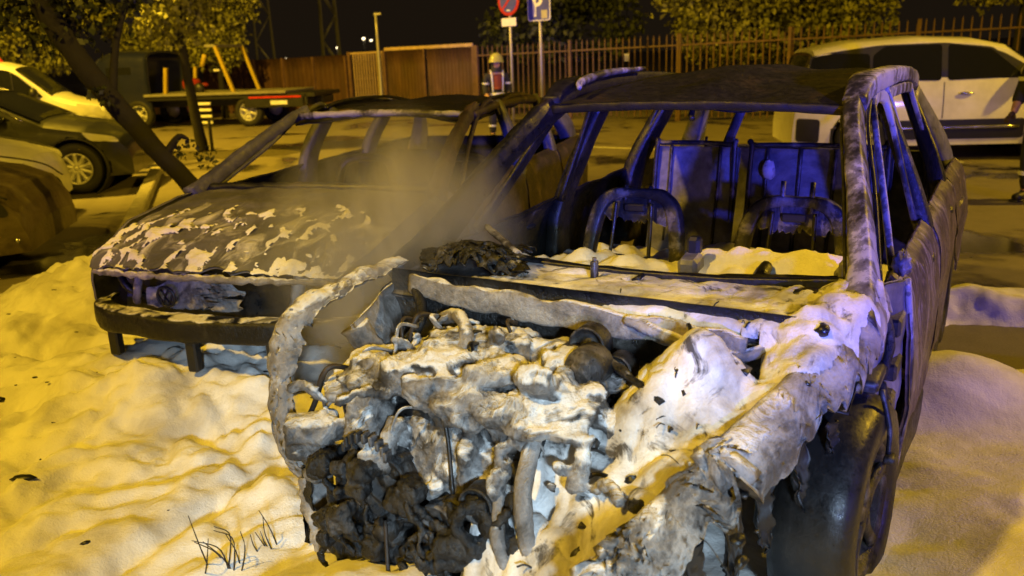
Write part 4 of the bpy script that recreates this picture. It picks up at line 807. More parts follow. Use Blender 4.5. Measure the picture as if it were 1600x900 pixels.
obj('floor_pan', patch([[(x, y, .24) for y in (-.78, 0, .78)] for x in (-.3, -1.2, -2.2, -3.5)], 10, 10, .02, .01, 5), M_char, W2)
obj('dashboard', patch([[(-.28, y, .90), (-.45, y, .88), (-.62, y, .80), (-.60, y, .60)] for y in (-.72, -.3, .3, .72)], 24, 20, .02, .03, 5, seed=6), M_char, W2)
obj('cowl', tube([(-.26, -.72, .925), (-.20, 0, .945), (-.26, .72, .925)], .03, 8, 40, lump=.008), M_char, W2)
for cy in (-.37, .37):
    obj('seat_frame', tube([(-1.5, cy - .22, .4), (-1.62, cy - .2, .85), (-1.66, cy, .93), (-1.62, cy + .2, .85), (-1.5, cy + .22, .4)], .03, 8, 40, flat=1.4, up=(1, 0, 0)), M_char, W2)
obj('rear_seat_back', patch([[(-2.55, y, .88), (-2.48, y, .65), (-2.42, y, .4)] for y in (-.6, 0, .6)], 14, 16, .03, .02, 4), M_char, W2)
# front end: bumper beam, dark mouth, radiator plate with a round badge, crash brackets
fr = [(-.74, .60), (-.70, .72), (-.5, .83), (0, .89), (.5, .83), (.70, .72), (.74, .60)]
obj('bumper_beam', patch([[(x - .07, y, .515), (x + .00, y, .52), (x + .045, y, .512), (x + .05, y, .425), (x + .0, y, .415)] for y, x in fr[::-1]], 70, 20, .02, .010, 8, seed=70), M_beam, W2)
obj('grille_mouth', patch([[(.60, y, .70), (.58, y, .55), (.60, y, .40)] for y in (.66, .3, 0, -.3, -.66)], 20, 30, .02, .03, 6, seed=71), M_char, W2)
rp = obj('radiator_plate', patch([[(.70, y, .675 - .12 * (abs(y + .12) > .2)), (.73, y, .60), (.75, y, .51)] for y in (.14, .0, -.12, -.26, -.40)], 26, 26, .008, .012, 7, ragged=(.35, 0, .3, .2), seed=72), M_fender, W2)
ring = lathe([(.055, .0), (.050, .008), (.043, .008), (.041, 0)], 26, 'x', (.765, -.27, .575))
vw = [tube([(.77, -.27 + a, .575 + b), (.77, -.27 + c, .575 + d)], .005, 5, 2) for a, b, c, d in ((-.022, .038, 0, .004), (.022, .038, 0, .004), (-.038, .012, -.018, -.036), (-.018, -.036, 0, .0), (0, 0, .018, -.036), (.018, -.036, .038, .012))]
obj('badge', join(ring, *vw), M_blackp, rp)
obj('front_post', tube([(.70, .42, .70), (.73, .40, .55)], .03, 6, 10, lump=.01), M_fender, W2); obj('front_post', tube([(.68, -.47, .71), (.72, -.46, .60), (.70, -.5, .52)], .022, 6, 10, lump=.008), M_fender, W2)
for y, x, z0, z1 in ((-.57, .80, .40, .32), (-.05, .90, .40, .31), (.36, .88, .40, .22)):
    obj('bracket', box((x, y, (z0 + z1) / 2), (.05, .055, z0 - z1 + .08), .008, rot=None), M_blackp, W2, False)
obj('lower_tray', patch([[(x, y, .36) for y in (.6, 0, -.6)] for x in (.72, .5, .2)], 12, 20, .01, .02, 7, ragged=(.4, 0, .2, .2), seed=73), M_char, W2)
for x, y in ((.0, .74), (.0, -.74), (-2.7, .75), (-2.7, -.75)):
    wheel(W2, (x, y, .29), .29, .2, 0 if y > 0 else math.pi, M_tyre, M_alloy, 5)

# drifting smoke between the two wrecks
def smoke_mat(dens=3.2):
    m = bpy.data.materials.new('smoke'); m.use_nodes = True; nt = m.node_tree; nt.nodes.clear()
    out = nd(nt, 'ShaderNodeOutputMaterial'); tc = nd(nt, 'ShaderNodeTexCoord')
    ln = nd(nt, 'ShaderNodeVectorMath', {0: tc.outputs['Object']}, operation='LENGTH').outputs['Value']
    fall = mrange(nt, ln, 1.0, 0.15)
    n = noise(nt, nd(nt, 'ShaderNodeMapping', {'Vector': tc.outputs['Object'], 'Scale': (1.6, 1.6, 1.0)}).outputs[0], 1.5, 3, 0.55, 0.7)
    d = mth(nt, 'MULTIPLY', mth(nt, 'MULTIPLY', fall, mrange(nt, n, 0.38, 0.68)), dens)
    pv = nd(nt, 'ShaderNodeVolumePrincipled', {'Color': (0.86, 0.85, 0.86, 1), 'Density': d, 'Anisotropy': 0.2}); nt.links.new(pv.outputs[0], out.inputs['Volume']); return m
def puff(loc, size, mat, label):
    o = obj('smoke', blob((0, 0, 0), (1, 1, 1), 0, 1, 0, 20), mat); o.location = loc; o.scale = size; tag(o, label, 'smoke', kind='stuff')
puff((.16, 1.62, .30), (.36, .30, .34), smoke_mat(1.6), 'thin pale steam in front of the burnt engine')
puff((-.45, 3.22, .86), (.54, .52, .64), smoke_mat(7.5), 'grey smoke rising between the two burnt cars')
# ---------------------------------------------------------------- intact parked vehicles
def parked(name, loc, rz, label, cat, spec, group=None):
    """x forward; spec: L, W, top profile (x from the nose backwards as negative), belt height, windows ..."""
    t = thing(name, (*loc, 0), rz, label, cat, group); L, W, tum = spec['L'], spec['W'], spec.get('tum', .30)
    tp = np.array(spec['top']); belt = spec['belt']; body = spec['mat']; zb = spec.get('zb', .22)
    def topz(x): return np.interp(-x, tp[:, 0], tp[:, 1])
    def plan(x):
        u = (-x) / L; return W / 2 * (1 - .20 * np.clip((.14 - u) / .14, 0, 1) ** 2 - .10 * np.clip((u - .88) / .12, 0, 1) ** 2)
    def side(x, z):
        w = plan(x); lo = w * (1 - .05 * ((z - .62) / .45) ** 2); yb = w * (1 - .05 * ((belt - .62) / .45) ** 2)
        return np.where(z <= belt, lo, yb - (z - belt) * tum)
    xs = -np.unique(np.concatenate([np.linspace(0, L, 70), tp[:, 0], np.linspace(0, .12, 6)])); rings = []
    fz = np.linspace(0, 1, 16); fr_ = np.linspace(0, 1, 9)[1:]
    for x in xs:
        tz = topz(x); ed = max(tz - spec.get('crown', .09), zb + .08); z = zb + (ed - zb) * fz; y = side(x, z); y0 = y[-1]
        ry = y0 * (1 - fr_); rz_ = ed + (tz - ed) * np.sqrt(np.clip(1 - (ry / y0) ** 2, 0, 1)) ** .8
        hy = np.concatenate([[y[0] * .8], y, ry]); hz = np.concatenate([[zb], z, rz_])
        rings.append(np.stack([np.full(len(hy) * 2 - 1, x), np.concatenate([hy, -hy[-2::-1]]), np.concatenate([hz, hz[-2::-1]])], -1))
    G = np.array(rings); m, n = G.shape[:2]; F = []
    wx = spec['wheels']; wr = spec.get('wr', .33)
    Vf = G.reshape(-1, 3)
    for f in gridf(m, n):
        c = Vf[list(f)].mean(0)
        if abs(c[1]) > W * .33 and any((c[0] + w) ** 2 + (c[2] - wr) ** 2 < (wr * 1.20) ** 2 for w in wx): continue
        F.append(f)
    F += [tuple(range(n)), tuple((m - 1) * n + j for j in range(n))[::-1]]
    obj('body', (Vf, F), body, t, auto=38)
    def ring_poly(pts, off, sy, nr=5, dense=10):
        pts = np.asarray(pts, float); k = len(pts); pl = []
        for i in range(k):                                            # straight edges with small rounded corners
            a, b, c = pts[i - 1], pts[i], pts[(i + 1) % k]; r = spec.get('wrnd', .05)
            da, dc = (a - b) / np.linalg.norm(a - b), (c - b) / np.linalg.norm(c - b)
            for s in np.linspace(0, 1, 5):
                p0, p2 = b + da * r, b + dc * r; pl.append((1 - s) ** 2 * p0 + 2 * s * (1 - s) * b + s * s * p2)
        pl = np.array(pl); c = pl.mean(0); V = []
        for q in np.linspace(1, .0, nr): V.append(c + (pl - c) * max(q, .02))
        V = np.array(V); y = sy * (side(V[..., 0], V[..., 1]) + off); P = np.stack([V[..., 0], y, V[..., 1]], -1)
        mm, nn = P.shape[:2]; F = gridf(mm, nn, 0, True) + [tuple((mm - 1) * nn + j for j in range(nn))]
        if sy < 0: F = [f[::-1] for f in F]
        return P.reshape(-1, 3), F
    for sy in (-1, 1):
        for nm, pts, mt, off in spec['panels']:
            obj(nm, ring_poly(pts, off, sy), mt, t)
        for nm, pa, r_, mt in spec.get('lines', ()):
            pa = cr(np.array(pa, float), max(2, len(pa) * 6)); y = sy * (side(pa[:, 0], pa[:, 1]) + (.001 if r_ < .006 else .008))
            obj(nm, tube(np.stack([pa[:, 0], y, pa[:, 1]], -1), r_, 6, len(pa), up=(0, 1, 0)), mt, t)
        for nm, x, z, s, mt in spec.get('blocks', ()):
            obj(nm, blob((x, sy * (float(side(x, z)) + s[1] * .6), z), (s[0] / 2, s[1] / 2 * 1.2, s[2] / 2), 0, 1, 0, 14), mt, t)
        for w in wx:
            wheel(t, (-w, sy * (W / 2 - .12), wr), wr, .21, 0 if sy > 0 else math.pi, spec.get('tyre', M_rub), spec.get('rim', M_rim), spec.get('spokes', 7))
            obj('arch_liner', lathe([(wr * 1.22, -.34), (wr * 1.22, .0), (wr * 1.17, .012), (wr * 1.13, .0), (wr * 1.13, -.30), (.0, -.30)], 40, 'y', (-w, sy * (float(side(-w, .62)) - .005), wr)) if sy > 0 else lathe([(wr * 1.22, .34), (wr * 1.22, .0), (wr * 1.17, -.012), (wr * 1.13, .0), (wr * 1.13, .30), (.0, .30)], 40, 'y', (-w, sy * (float(side(-w, .62)) - .005), wr)), M_blackp, t)
    for nm, xa, xb, mt in spec.get('screens', ()):                         # windscreen, rear window, on the top surface
        rows = []
        for x in np.linspace(xa, xb, 7):
            tz = float(topz(x)); ed = tz - spec.get('crown', .09); y0 = float(side(x, ed)); yy = np.linspace(-.93, .93, 9)
            rows.append([(x, y0 * q, ed + (tz - ed) * (1 - q * q) ** .4 + .009) for q in yy])
        obj(nm, sheet(np.array(rows), .003), mt, t)
    return t
M_wpaint = paint('white_paint', (0.82, 0.81, 0.78)); M_dpaint = paint('dark_green_paint', (0.018, 0.02, 0.018)); M_redp = paint('red_paint', (0.30, 0.03, 0.015))
M_vpaint = paint('van_white', (0.62, 0.62, 0.62)); M_brown = burnt('sooty_brown_paint', [(0.3, (0.05, 0.04, 0.02)), (0.5, (0.12, 0.095, 0.05)), (0.7, (0.2, 0.17, 0.11))], 3, rough=(0.25, 0.55), metal=0.2, bmp=0.15)
M_chrome = plain('chrome_strip', (0.6, 0.6, 0.6), 0.2, 1.0)
# white compact MPV at right: tall glasshouse, black sill with bright strip
spec = dict(L=4.20, W=1.80, belt=1.06, mat=M_wpaint, wheels=(.82, 3.30), wr=.34, tum=.22, rim=M_rim,
    top=[(0, .52), (.03, .72), (.12, .86), (.55, 1.00), (.85, 1.06), (1.5, 1.53), (1.9, 1.62), (2.6, 1.66), (3.5, 1.62), (3.95, 1.53), (4.10, 1.12), (4.16, .9), (4.20, .55)],
    panels=[('front_window', [(-1.28, 1.09), (-1.72, 1.46), (-2.25, 1.535), (-2.25, 1.07)], M_glass, .006), ('rear_side_window', [(-2.33, 1.07), (-2.33, 1.535), (-3.05, 1.53), (-3.20, 1.42), (-3.20, 1.09)], M_glass, .006),
            ('rear_quarter_window', [(-3.24, 1.09), (-3.24, 1.44), (-3.70, 1.46), (-3.98, 1.42), (-4.02, 1.14)], M_glass, .006), ('window_band', [(-1.20, 1.075), (-1.70, 1.48), (-2.3, 1.553), (-3.1, 1.548), (-3.75, 1.475), (-4.0, 1.43), (-4.04, 1.10)], M_blackp, .003), ('pillar_trim', [(-.98, 1.06), (-1.55, 1.40), (-1.66, 1.44), (-1.22, 1.08)], M_blackp, .005),
            ('sill_trim', [(-1.25, .30), (-1.25, .56), (-3.0, .56), (-3.0, .30)], M_blackp, .010), ('rear_bumper_trim', [(-3.86, .28), (-3.86, .60), (-4.16, .62), (-4.16, .30)], M_blackp, .012),
            ('tail_lamp', [(-4.03, .86), (-4.0, 1.04), (-4.11, 1.06), (-4.14, .86)], M_red, .008), ('headlight', [(-.10, .70), (-.18, .84), (-.55, .90), (-.45, .74)], M_lens, .006)],
    lines=[('door_seam', [(-2.29, .58), (-2.29, 1.05)], .005, M_blackp), ('door_seam', [(-1.22, .58), (-1.20, .85), (-1.22, 1.06)], .005, M_blackp), ('door_seam', [(-3.14, .62), (-3.22, .85), (-3.22, 1.06)], .005, M_blackp), ('bright_strip', [(-1.32, .455), (-2.95, .455)], .022, M_chrome)],
    blocks=[('door_handle', -2.02, .90, (.20, .035, .035), M_chrome), ('door_handle', -2.98, .92, (.20, .035, .035), M_chrome), ('mirror', -1.30, 1.16, (.20, .26, .19), M_wpaint)], screens=[('windscreen', -.90, -1.50, M_glass), ('rear_window', -3.97, -4.09, M_glass)])
parked('white_car', (8.22, 12.0), math.radians(-8), 'white tall compact car with dark windows and black sill parked across the street', 'car', spec)
# white van, far left
spec = dict(L=4.4, W=1.85, belt=1.15, mat=M_vpaint, wheels=(.9, 3.6), wr=.32, tum=.14,
    top=[(0, .5), (.05, .75), (.15, .92), (.75, 1.08), (.95, 1.15), (1.55, 1.68), (1.9, 1.79), (2.6, 1.82), (4.2, 1.78), (4.38, 1.2), (4.4, .5)],
    panels=[('front_window', [(-1.12, 1.13), (-1.50, 1.52), (-1.68, 1.64), (-2.35, 1.66), (-2.35, 1.10)], M_glass, .006), ('rear_side_window', [(-2.55, 1.12), (-2.55, 1.66), (-3.4, 1.66), (-3.4, 1.12)], M_glass, .006), ('sill_trim', [(-.1, .25), (-.1, .55), (-4.3, .55), (-4.3, .25)], M_blackp, .01), ('headlight', [(-.12, .72), (-.2, .92), (-.6, 1.0), (-.5, .78)], M_lens, .006)],
    lines=[('window_post', [(-1.62, 1.10), (-1.62, 1.60)], .018, M_blackp)], blocks=[('mirror', -1.25, 1.2, (.14, .24, .22), M_blackp)], screens=[('windscreen', -1.0, -1.56, M_glass)])
parked('white_van', (-7.7, 17.3), math.radians(14), 'white van with a high roof at the far left behind the dark car', 'van', spec)
# dark hatchback
spec = dict(L=4.3, W=1.80, belt=.98, mat=M_dpaint, wheels=(.68, 3.35), wr=.34, spokes=10,
    top=[(0, .50), (.04, .66), (.12, .76), (.5, .90), (1.0, .99), (1.75, 1.36), (2.2, 1.46), (2.9, 1.48), (3.7, 1.40), (4.15, 1.0), (4.3, .5)],
    panels=[('front_window', [(-1.35, 1.00), (-1.90, 1.30), (-2.35, 1.385), (-2.40, .99)], M_glass, .006), ('rear_side_window', [(-2.48, .99), (-2.45, 1.385), (-3.1, 1.37), (-3.5, 1.20), (-3.4, 1.02)], M_glass, .006), ('headlight', [(-.10, .66), (-.16, .74), (-.55, .82), (-.45, .70)], M_lens, .006), ('sill_trim', [(-1.3, .24), (-1.3, .36), (-3.0, .36), (-3.0, .24)], M_blackp, .008)],
    lines=[('window_strip', [(-1.22, .985), (-1.85, 1.335), (-2.3, 1.41), (-3.0, 1.40)], .012, M_chrome), ('door_seam', [(-1.35, .35), (-1.3, .7), (-1.36, .98)], .004, M_blackp), ('door_seam', [(-2.44, .35), (-2.44, .98)], .004, M_blackp)],
    blocks=[('mirror', -1.5, 1.03, (.16, .2, .13), M_dpaint), ('door_handle', -2.25, .84, (.18, .03, .03), M_chrome)], screens=[('windscreen', -1.05, -1.76, M_glass)])
parked('dark_car', (-5.2, 12.25), math.radians(10), 'dark parked car with bright ten-spoke wheels between the white car and the van', 'car', spec)
# white hatchback, nose only in view
spec = dict(L=4.0, W=1.75, belt=.95, mat=M_wpaint, wheels=(.80, 3.3), wr=.31,
    top=[(0, .45), (.03, .60), (.10, .72), (.45, .85), (.95, .97), (1.65, 1.35), (2.1, 1.45), (3.0, 1.46), (3.8, 1.3), (3.95, .9), (4.0, .5)],
    panels=[('front_window', [(-1.25, .98), (-1.75, 1.28), (-2.2, 1.37), (-2.2, .97)], M_glass, .006), ('rear_side_window', [(-2.28, .97), (-2.28, 1.37), (-3.0, 1.36), (-3.3, 1.1)], M_glass, .006), ('headlight', [(-.06, .60), (-.10, .70), (-.62, .83), (-.55, .74)], M_lens, .006), ('grille_slot', [(-.03, .50), (-.04, .565), (-.33, .59), (-.33, .53)], M_blackp, .006), ('fog_recess', [(-.05, .28), (-.06, .44), (-.30, .43), (-.30, .26)], M_blackp, .006)],
    lines=[('bonnet_seam', [(-.1, .70), (-.5, .82), (-1.0, .93)], .005, M_blackp)], blocks=[('mirror', -1.4, 1.0, (.16, .2, .13), M_wpaint)], screens=[('windscreen', -1.0, -1.66, M_glass)])
parked('white_hatchback', (-5.12, 9.55), math.radians(12), 'white parked hatchback, only its nose in view at the left edge', 'car', spec)
# sooty brown car nearest at left edge
spec = dict(L=4.2, W=1.78, belt=.92, mat=M_brown, wheels=(.85, 3.35), wr=.31, tyre=M_tyre, rim=M_alloy,
    top=[(0, .42), (.04, .58), (.14, .72), (.4, .82), (1.0, .92), (1.7, 1.30), (2.1, 1.41), (3.0, 1.42), (3.9, 1.2), (4.1, .9), (4.2, .5)],
    panels=[('front_window', [(-1.3, .95), (-1.8, 1.24), (-2.25, 1.33), (-2.25, .94)], M_glass, .006), ('headlight', [(-.08, .52), (-.12, .64), (-.42, .70), (-.36, .56)], M_blackp, .006)],
    lines=[('bonnet_seam', [(-.08, .66), (-.3, .78), (-.9, .90)], .008, M_blackp)], blocks=[('fog_lamp', -.06, .33, (.05, .05, .05), M_chrome)], screens=[('windscreen', -1.05, -1.7, M_glass)])
parked('sooty_car', (-4.0, 7.35), math.radians(12), 'sooty brown parked car nearest the foam at the left edge', 'car', spec)
# red car far away
spec = dict(L=3.9, W=1.72, belt=.92, mat=M_redp, wheels=(.8, 3.2), wr=.29,
    top=[(0, .45), (.04, .62), (.12, .72), (.6, .86), (.9, .93), (1.5, 1.28), (2.0, 1.37), (2.9, 1.37), (3.7, 1.2), (3.85, .9), (3.9, .5)],
    panels=[('front_window', [(-1.2, .95), (-1.65, 1.2), (-2.1, 1.29), (-2.1, .94)], M_glass, .006), ('rear_side_window', [(-2.2, .94), (-2.2, 1.29), (-2.9, 1.27), (-3.2, 1.0)], M_glass, .006), ('headlight', [(-.05, .56), (-.10, .68), (-.4, .76), (-.35, .62)], M_lens, .006)],
    blocks=[('mirror', -1.3, .98, (.14, .2, .13), M_redp)], screens=[('windscreen', -.95, -1.55, M_glass)])
parked('red_car', (-9.6, 26.0), math.radians(-58), 'red car parked far back beside the flatbed truck', 'car', spec)

# ---------------------------------------------------------------- flatbed recovery truck with yellow gantry
M_yel = plain('gantry_yellow', (0.36, 0.26, 0.02), 0.5); M_bed = plain('bed_steel', (0.25, 0.24, 0.2), 0.5, 0.3); M_navy = paint('truck_navy', (0.012, 0.015, 0.05))
tr = thing('recovery_truck', (-6.0, 23.3, 0), math.radians(172), 'flatbed recovery truck with yellow gantry parked before the red fence', 'truck')
obj('bed', box((1.4, 0, .86), (3.9, 2.1, .07), .01), M_bed, tr, False); obj('bed_skirt', box((1.0, 0, .77), (4.6, 2.0, .10), .01), M_blackp, tr, False)
obj('chassis', box((1.2, 0, .62), (5.0, .9, .18), .02), M_blackp, tr, False)
obj('tail_board', box((-1.05, .0, .66), (.08, 2.0, .34), .01), M_blackp, tr, False); obj('side_guard', box((-.2, 1.02, .62), (1.6, .05, .28), .01), M_blackp, tr, False)
obj('red_strip', box((-.25, 1.055, .74), (1.4, .012, .045)), plain('red_reflector', (.5, .03, .02), .3), tr, False); obj('number_plate', box((-.35, 1.055, .60), (.45, .012, .10)), M_white, tr, False)
for x in (.55, 3.6):
    for y in (-.85, .85): wheel(tr, (x, y, .38), .38, .25, 0 if y > 0 else math.pi, M_rub, M_rim, 6)
for i in range(4): obj('step', box((1.75, 1.02, .14 + i * .16), (.45, .06, .07), .01), M_white, tr, False)
obj('cab', patch([[(3.2, -.95, .5), (3.2, -.95, 1.5), (3.2, -.7, 1.95), (3.2, .7, 1.95), (3.2, .95, 1.5), (3.2, .95, .5)], [(4.2, -.95, .5), (4.2, -.95, 1.5), (4.2, -.7, 1.98), (4.2, .7, 1.98), (4.2, .95, 1.5), (4.2, .95, .5)], [(5.0, -.92, .5), (4.95, -.9, 1.2), (4.55, -.7, 1.9), (4.55, .7, 1.9), (4.95, .9, 1.2), (5.0, .92, .5)]], 20, 30, .05, 0), M_navy, tr)
obj('cab_window', box((4.0, .955, 1.35), (.7, .02, .5), .01), M_glass, tr, False)
for x0, x1 in ((2.85, 2.75), (.95, 1.32)):
    for y in (-.8, .8): obj('gantry_leg', tube([(x0, y, .88), (x1, y, 2.05 if x0 < 2 else 1.55)], .06, 4, 2, square=True), M_yel, tr, False)
obj('gantry_beam', box((1.45, 0, 2.06), (.3, 1.7, .07), .01), M_bed, tr, False); obj('gantry_brace', tube([(1.75, .8, 1.55), (1.62, .8, 1.85)], .06, 6, 4), M_yel, tr)
obj('work_lamp', box((1.3, .9, 1.45), (.16, .08, .06), .01), M_lens, tr, False)
obj('winch', blob((2.4, .2, 1.1), (.25, .3, .18), .25, 2, 4, 14), M_redp, tr); obj('strap_reel', lathe([(0, .1), (.12, .1), (.14, 0), (.12, -.1), (0, -.1)], 16, 'y', (2.05, .5, 1.0)), M_blackp, tr)

# ---------------------------------------------------------------- trees and bushes
def leaf_mat(name, c0, c1):
    m, nt, b = nmat(name); n = noise(nt, coords(nt), 1.3, 6, .7); nt.links.new(ramp(nt, n, [(0.3, c0), (0.7, c1)]), b.inputs['Base Color']); b.inputs['Roughness'].default_value = .6; return m
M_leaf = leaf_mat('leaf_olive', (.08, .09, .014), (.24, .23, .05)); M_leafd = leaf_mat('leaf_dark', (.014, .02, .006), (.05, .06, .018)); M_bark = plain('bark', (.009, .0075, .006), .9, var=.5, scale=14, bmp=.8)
def crown(blobs, n, size, seed, droop=.3):
    r = np.random.default_rng(seed); V = []; w = np.array([b[3] * b[4] * b[5] for b in blobs]); w = w / w.sum(); ch = r.choice(len(blobs), n, p=w)
    B = np.array(blobs)[ch]; d = r.normal(size=(n, 3)); d /= np.linalg.norm(d, axis=1)[:, None]; rad = r.uniform(.25, 1, n) ** .55
    C = B[:, :3] + d * B[:, 3:6] * rad[:, None]; C = C + .18 * np.stack([fbm(C, .9, 3, s) for s in (1, 2, 3)], -1) * B[:, 3:6]
    keep = fbm(C, 1.1, 3, seed) > -.22; C = C[keep]; k = len(C)
    t = r.normal(size=(k, 3)); t[:, 2] -= droop; t /= np.linalg.norm(t, axis=1)[:, None]; s = np.cross(t, r.normal(size=(k, 3))); s /= np.linalg.norm(s, axis=1)[:, None] + 1e-9
    L = size * r.uniform(.6, 1.4, k)[:, None]; w2 = L * .32; nn = np.cross(t, s) * L * .12
    V = np.stack([C, C + t * L * .5 + s * w2 + nn, C + t * L, C + t * L * .5 - s * w2 + nn], 1).reshape(-1, 3)
    return V, [(4 * i, 4 * i + 1, 4 * i + 2, 4 * i + 3) for i in range(k)]
def tree(name, loc, label, cat, blobs, n, size, seed, trunk=None, mat=None, stems=3, group=None):
    t = thing(name, (*loc, 0), 0, label, cat, group); r = random.Random(seed)
    trunk = trunk or [(0, 0, 0), (.05, 0, 1.0), (0, .05, 2.2)]
    obj('trunk', tube(trunk, list(np.linspace(.11, .05, len(trunk))) , 10, 24, lump=.01), M_bark, t)
    top = np.array(trunk[-1]); mid = np.array(trunk[-2]) if len(trunk) > 2 else top
    for b in blobs[:6]:
        e = np.array(b[:3]); obj('limb', tube([mid * .4 + top * .6, (mid + top + e * 2) / 4 + (0, 0, .1), e], [.04, .028, .012], 6, 14), M_bark, t)
    obj('crown', crown(blobs, n, size, seed), mat or M_leaf, t); return t
tree('leafy_tree', (6.2, 20.2), 'broad leafy tree overhanging the bar fence behind the front car', 'tree', [(-.9, 0, 2.0, 1.4, 1.1, .9), (.6, .2, 2.0, 1.2, 1.0, .9), (1.6, -.3, 2.4, 1.1, 1.0, .9), (-1.6, .2, 2.8, 1.2, 1, 1.0), (.3, 0, 3.2, 1.8, 1.3, 1.1)], 22000, .13, 3, [(0, 0, 0), (0, 0, 1.2), (.1, 0, 2.6)])
tree('leafy_tree', (11.5, 19.6), 'sparse leafy tree above the fence at the top right corner', 'tree', [(-.7, 0, 2.9, 1.0, .9, .8), (.6, 0, 3.0, 1.2, .9, .9), (-.2, 0, 3.7, 1.4, 1, .8)], 5200, .14, 4, [(0, 0, 0), (0, 0, 1.4), (.1, 0, 2.8)])
tree('leafy_tree', (-14.2, 25.5), 'yellow-lit tree above the white van at the top left corner', 'tree', [(0, 0, 2.8, 2.3, 1.5, 1.4), (-2, 0, 2.6, 2.0, 1.5, 1.3), (1.4, .3, 3.4, 1.4, 1.2, 1.0), (-.5, 0, 4.2, 2.2, 1.4, 1.1)], 20000, .13, 5, [(0, 0, 0), (0, 0, 1.3), (.1, 0, 3.0)])
tree('leafy_tree', (-10.6, 27.5), 'rounded tree between the leaning trunk and the red car', 'tree', [(0, 0, 2.4, 1.4, 1.2, 1.1), (-.9, .2, 3.2, 1.3, 1.1, 1.0), (.6, 0, 3.4, 1.3, 1.1, 1.0)], 13000, .13, 6, [(0, 0, 0), (.1, 0, 1.2), (0, 0, 2.6)])
tree('leafy_tree', (-8.5, 26.2), 'bushy tree behind the yellow gantry of the truck', 'tree', [(0, 0, 2.3, .85, .8, 1.0), (.2, .2, 3.2, 1.0, .9, .9), (-.4, 0, 3.6, 1.0, .9, .8)], 10000, .12, 7, [(0, 0, 0), (0, 0, 1.2), (0, 0, 2.5)])
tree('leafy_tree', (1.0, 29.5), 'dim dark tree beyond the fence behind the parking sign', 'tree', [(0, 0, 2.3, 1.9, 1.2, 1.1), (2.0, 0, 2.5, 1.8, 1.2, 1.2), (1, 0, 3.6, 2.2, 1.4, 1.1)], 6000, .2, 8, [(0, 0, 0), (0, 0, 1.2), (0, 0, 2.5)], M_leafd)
# young staked trees by the truck
yt = tree('young_tree', (-5.75, 15.9), 'young thin tree with a stake on the soil patch', 'tree', [(-.1, 0, 2.6, .7, .6, .7), (.15, 0, 3.1, .7, .6, .6)], 2600, .11, 9, [(.1, 0, 0), (.03, 0, .8), (-.03, 0, 1.9), (0, 0, 2.5)])
ts = thing('tree_stake', (-5.45, 15.8, 0), 0, 'short wooden stake beside the young tree', 'stake'); obj('stake', tube([(0, 0, 0), (.01, 0, .62)], [.035, .03], 8, 6), M_bark, ts); obj('stake_top', tube([(.01, 0, .60), (.012, 0, .64)], [.036, .02], 8, 3), M_bark, ts)
# leaning trunk with dark foliage
lt = thing('leaning_tree', (-2.35, 7.35, 0), 0, 'dark leaning tree trunk rising behind the burnt estate car with hanging leaves', 'tree')
obj('trunk', tube([(.05, 0, -.05), (-.30, .02, .45), (-.78, .05, 1.05), (-1.25, .08, 1.72), (-1.60, .1, 2.5), (-1.75, .1, 3.4)], [.08, .08, .085, .095, .09, .06], 14, 60, lump=.012, ls=6), M_bark, lt)
for p_ in ([(-1.25, .08, 1.72), (-1.4, .3, 2.2), (-1.9, .5, 2.7)], [(-1.0, .07, 1.38), (-.95, .25, 1.9), (-.7, .4, 2.5)], [(-.62, .04, .86), (-.5, .1, 1.02), (-.42, .12, 1.0)]): obj('limb', tube(p_, [.04, .028, .01], 7, 16), M_bark, lt)
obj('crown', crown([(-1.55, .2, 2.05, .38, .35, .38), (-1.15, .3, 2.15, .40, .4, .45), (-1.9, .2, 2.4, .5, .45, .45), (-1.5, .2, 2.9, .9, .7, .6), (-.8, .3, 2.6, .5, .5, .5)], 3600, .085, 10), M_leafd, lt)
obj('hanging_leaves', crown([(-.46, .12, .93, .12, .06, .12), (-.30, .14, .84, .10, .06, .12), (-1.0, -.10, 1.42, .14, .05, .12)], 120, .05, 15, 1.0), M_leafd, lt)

# ---------------------------------------------------------------- people
M_turn = plain('turnout_cloth', (.016, .017, .024), .85, var=.3, bmp=.3); M_skin = plain('skin', (.42, .24, .16), .55); M_helm = plain('yellow_helmet', (.42, .42, .10), .22, 0, .1, coat=.6)
M_refl = plain('reflective_band', (.75, .78, .80), .35, .1); M_boot = plain('boot_leather', (.012, .012, .012), .5); M_glove = plain('glove', (.05, .03, .02), .8); M_rustj = plain('rust_red_panel', (.22, .045, .025), .8)
def skin_obj(name, pts, edges, mat, parent, sub=2):
    me = bpy.data.meshes.new(name); me.from_pydata([p[:3] for p in pts], edges, []); me.materials.append(mat)
    o = bpy.data.objects.new(name, me); COL.objects.link(o); o.parent = parent
    if not me.skin_vertices: me.attributes.new if False else None
    o.modifiers.new('skin', 'SKIN'); 
    try: layer = me.skin_vertices[0]
    except IndexError: layer = me.skin_vertices.new(name='skin')
    for i, p in enumerate(pts): layer.data[i].radius = (p[3], p[4] if len(p) > 4 else p[3]); layer.data[i].use_root = (i == 0)
    o.modifiers['skin'].use_smooth_shade = True; sb = o.modifiers.new('sub', 'SUBSURF'); sb.levels = sub; sb.render_levels = sub; return o
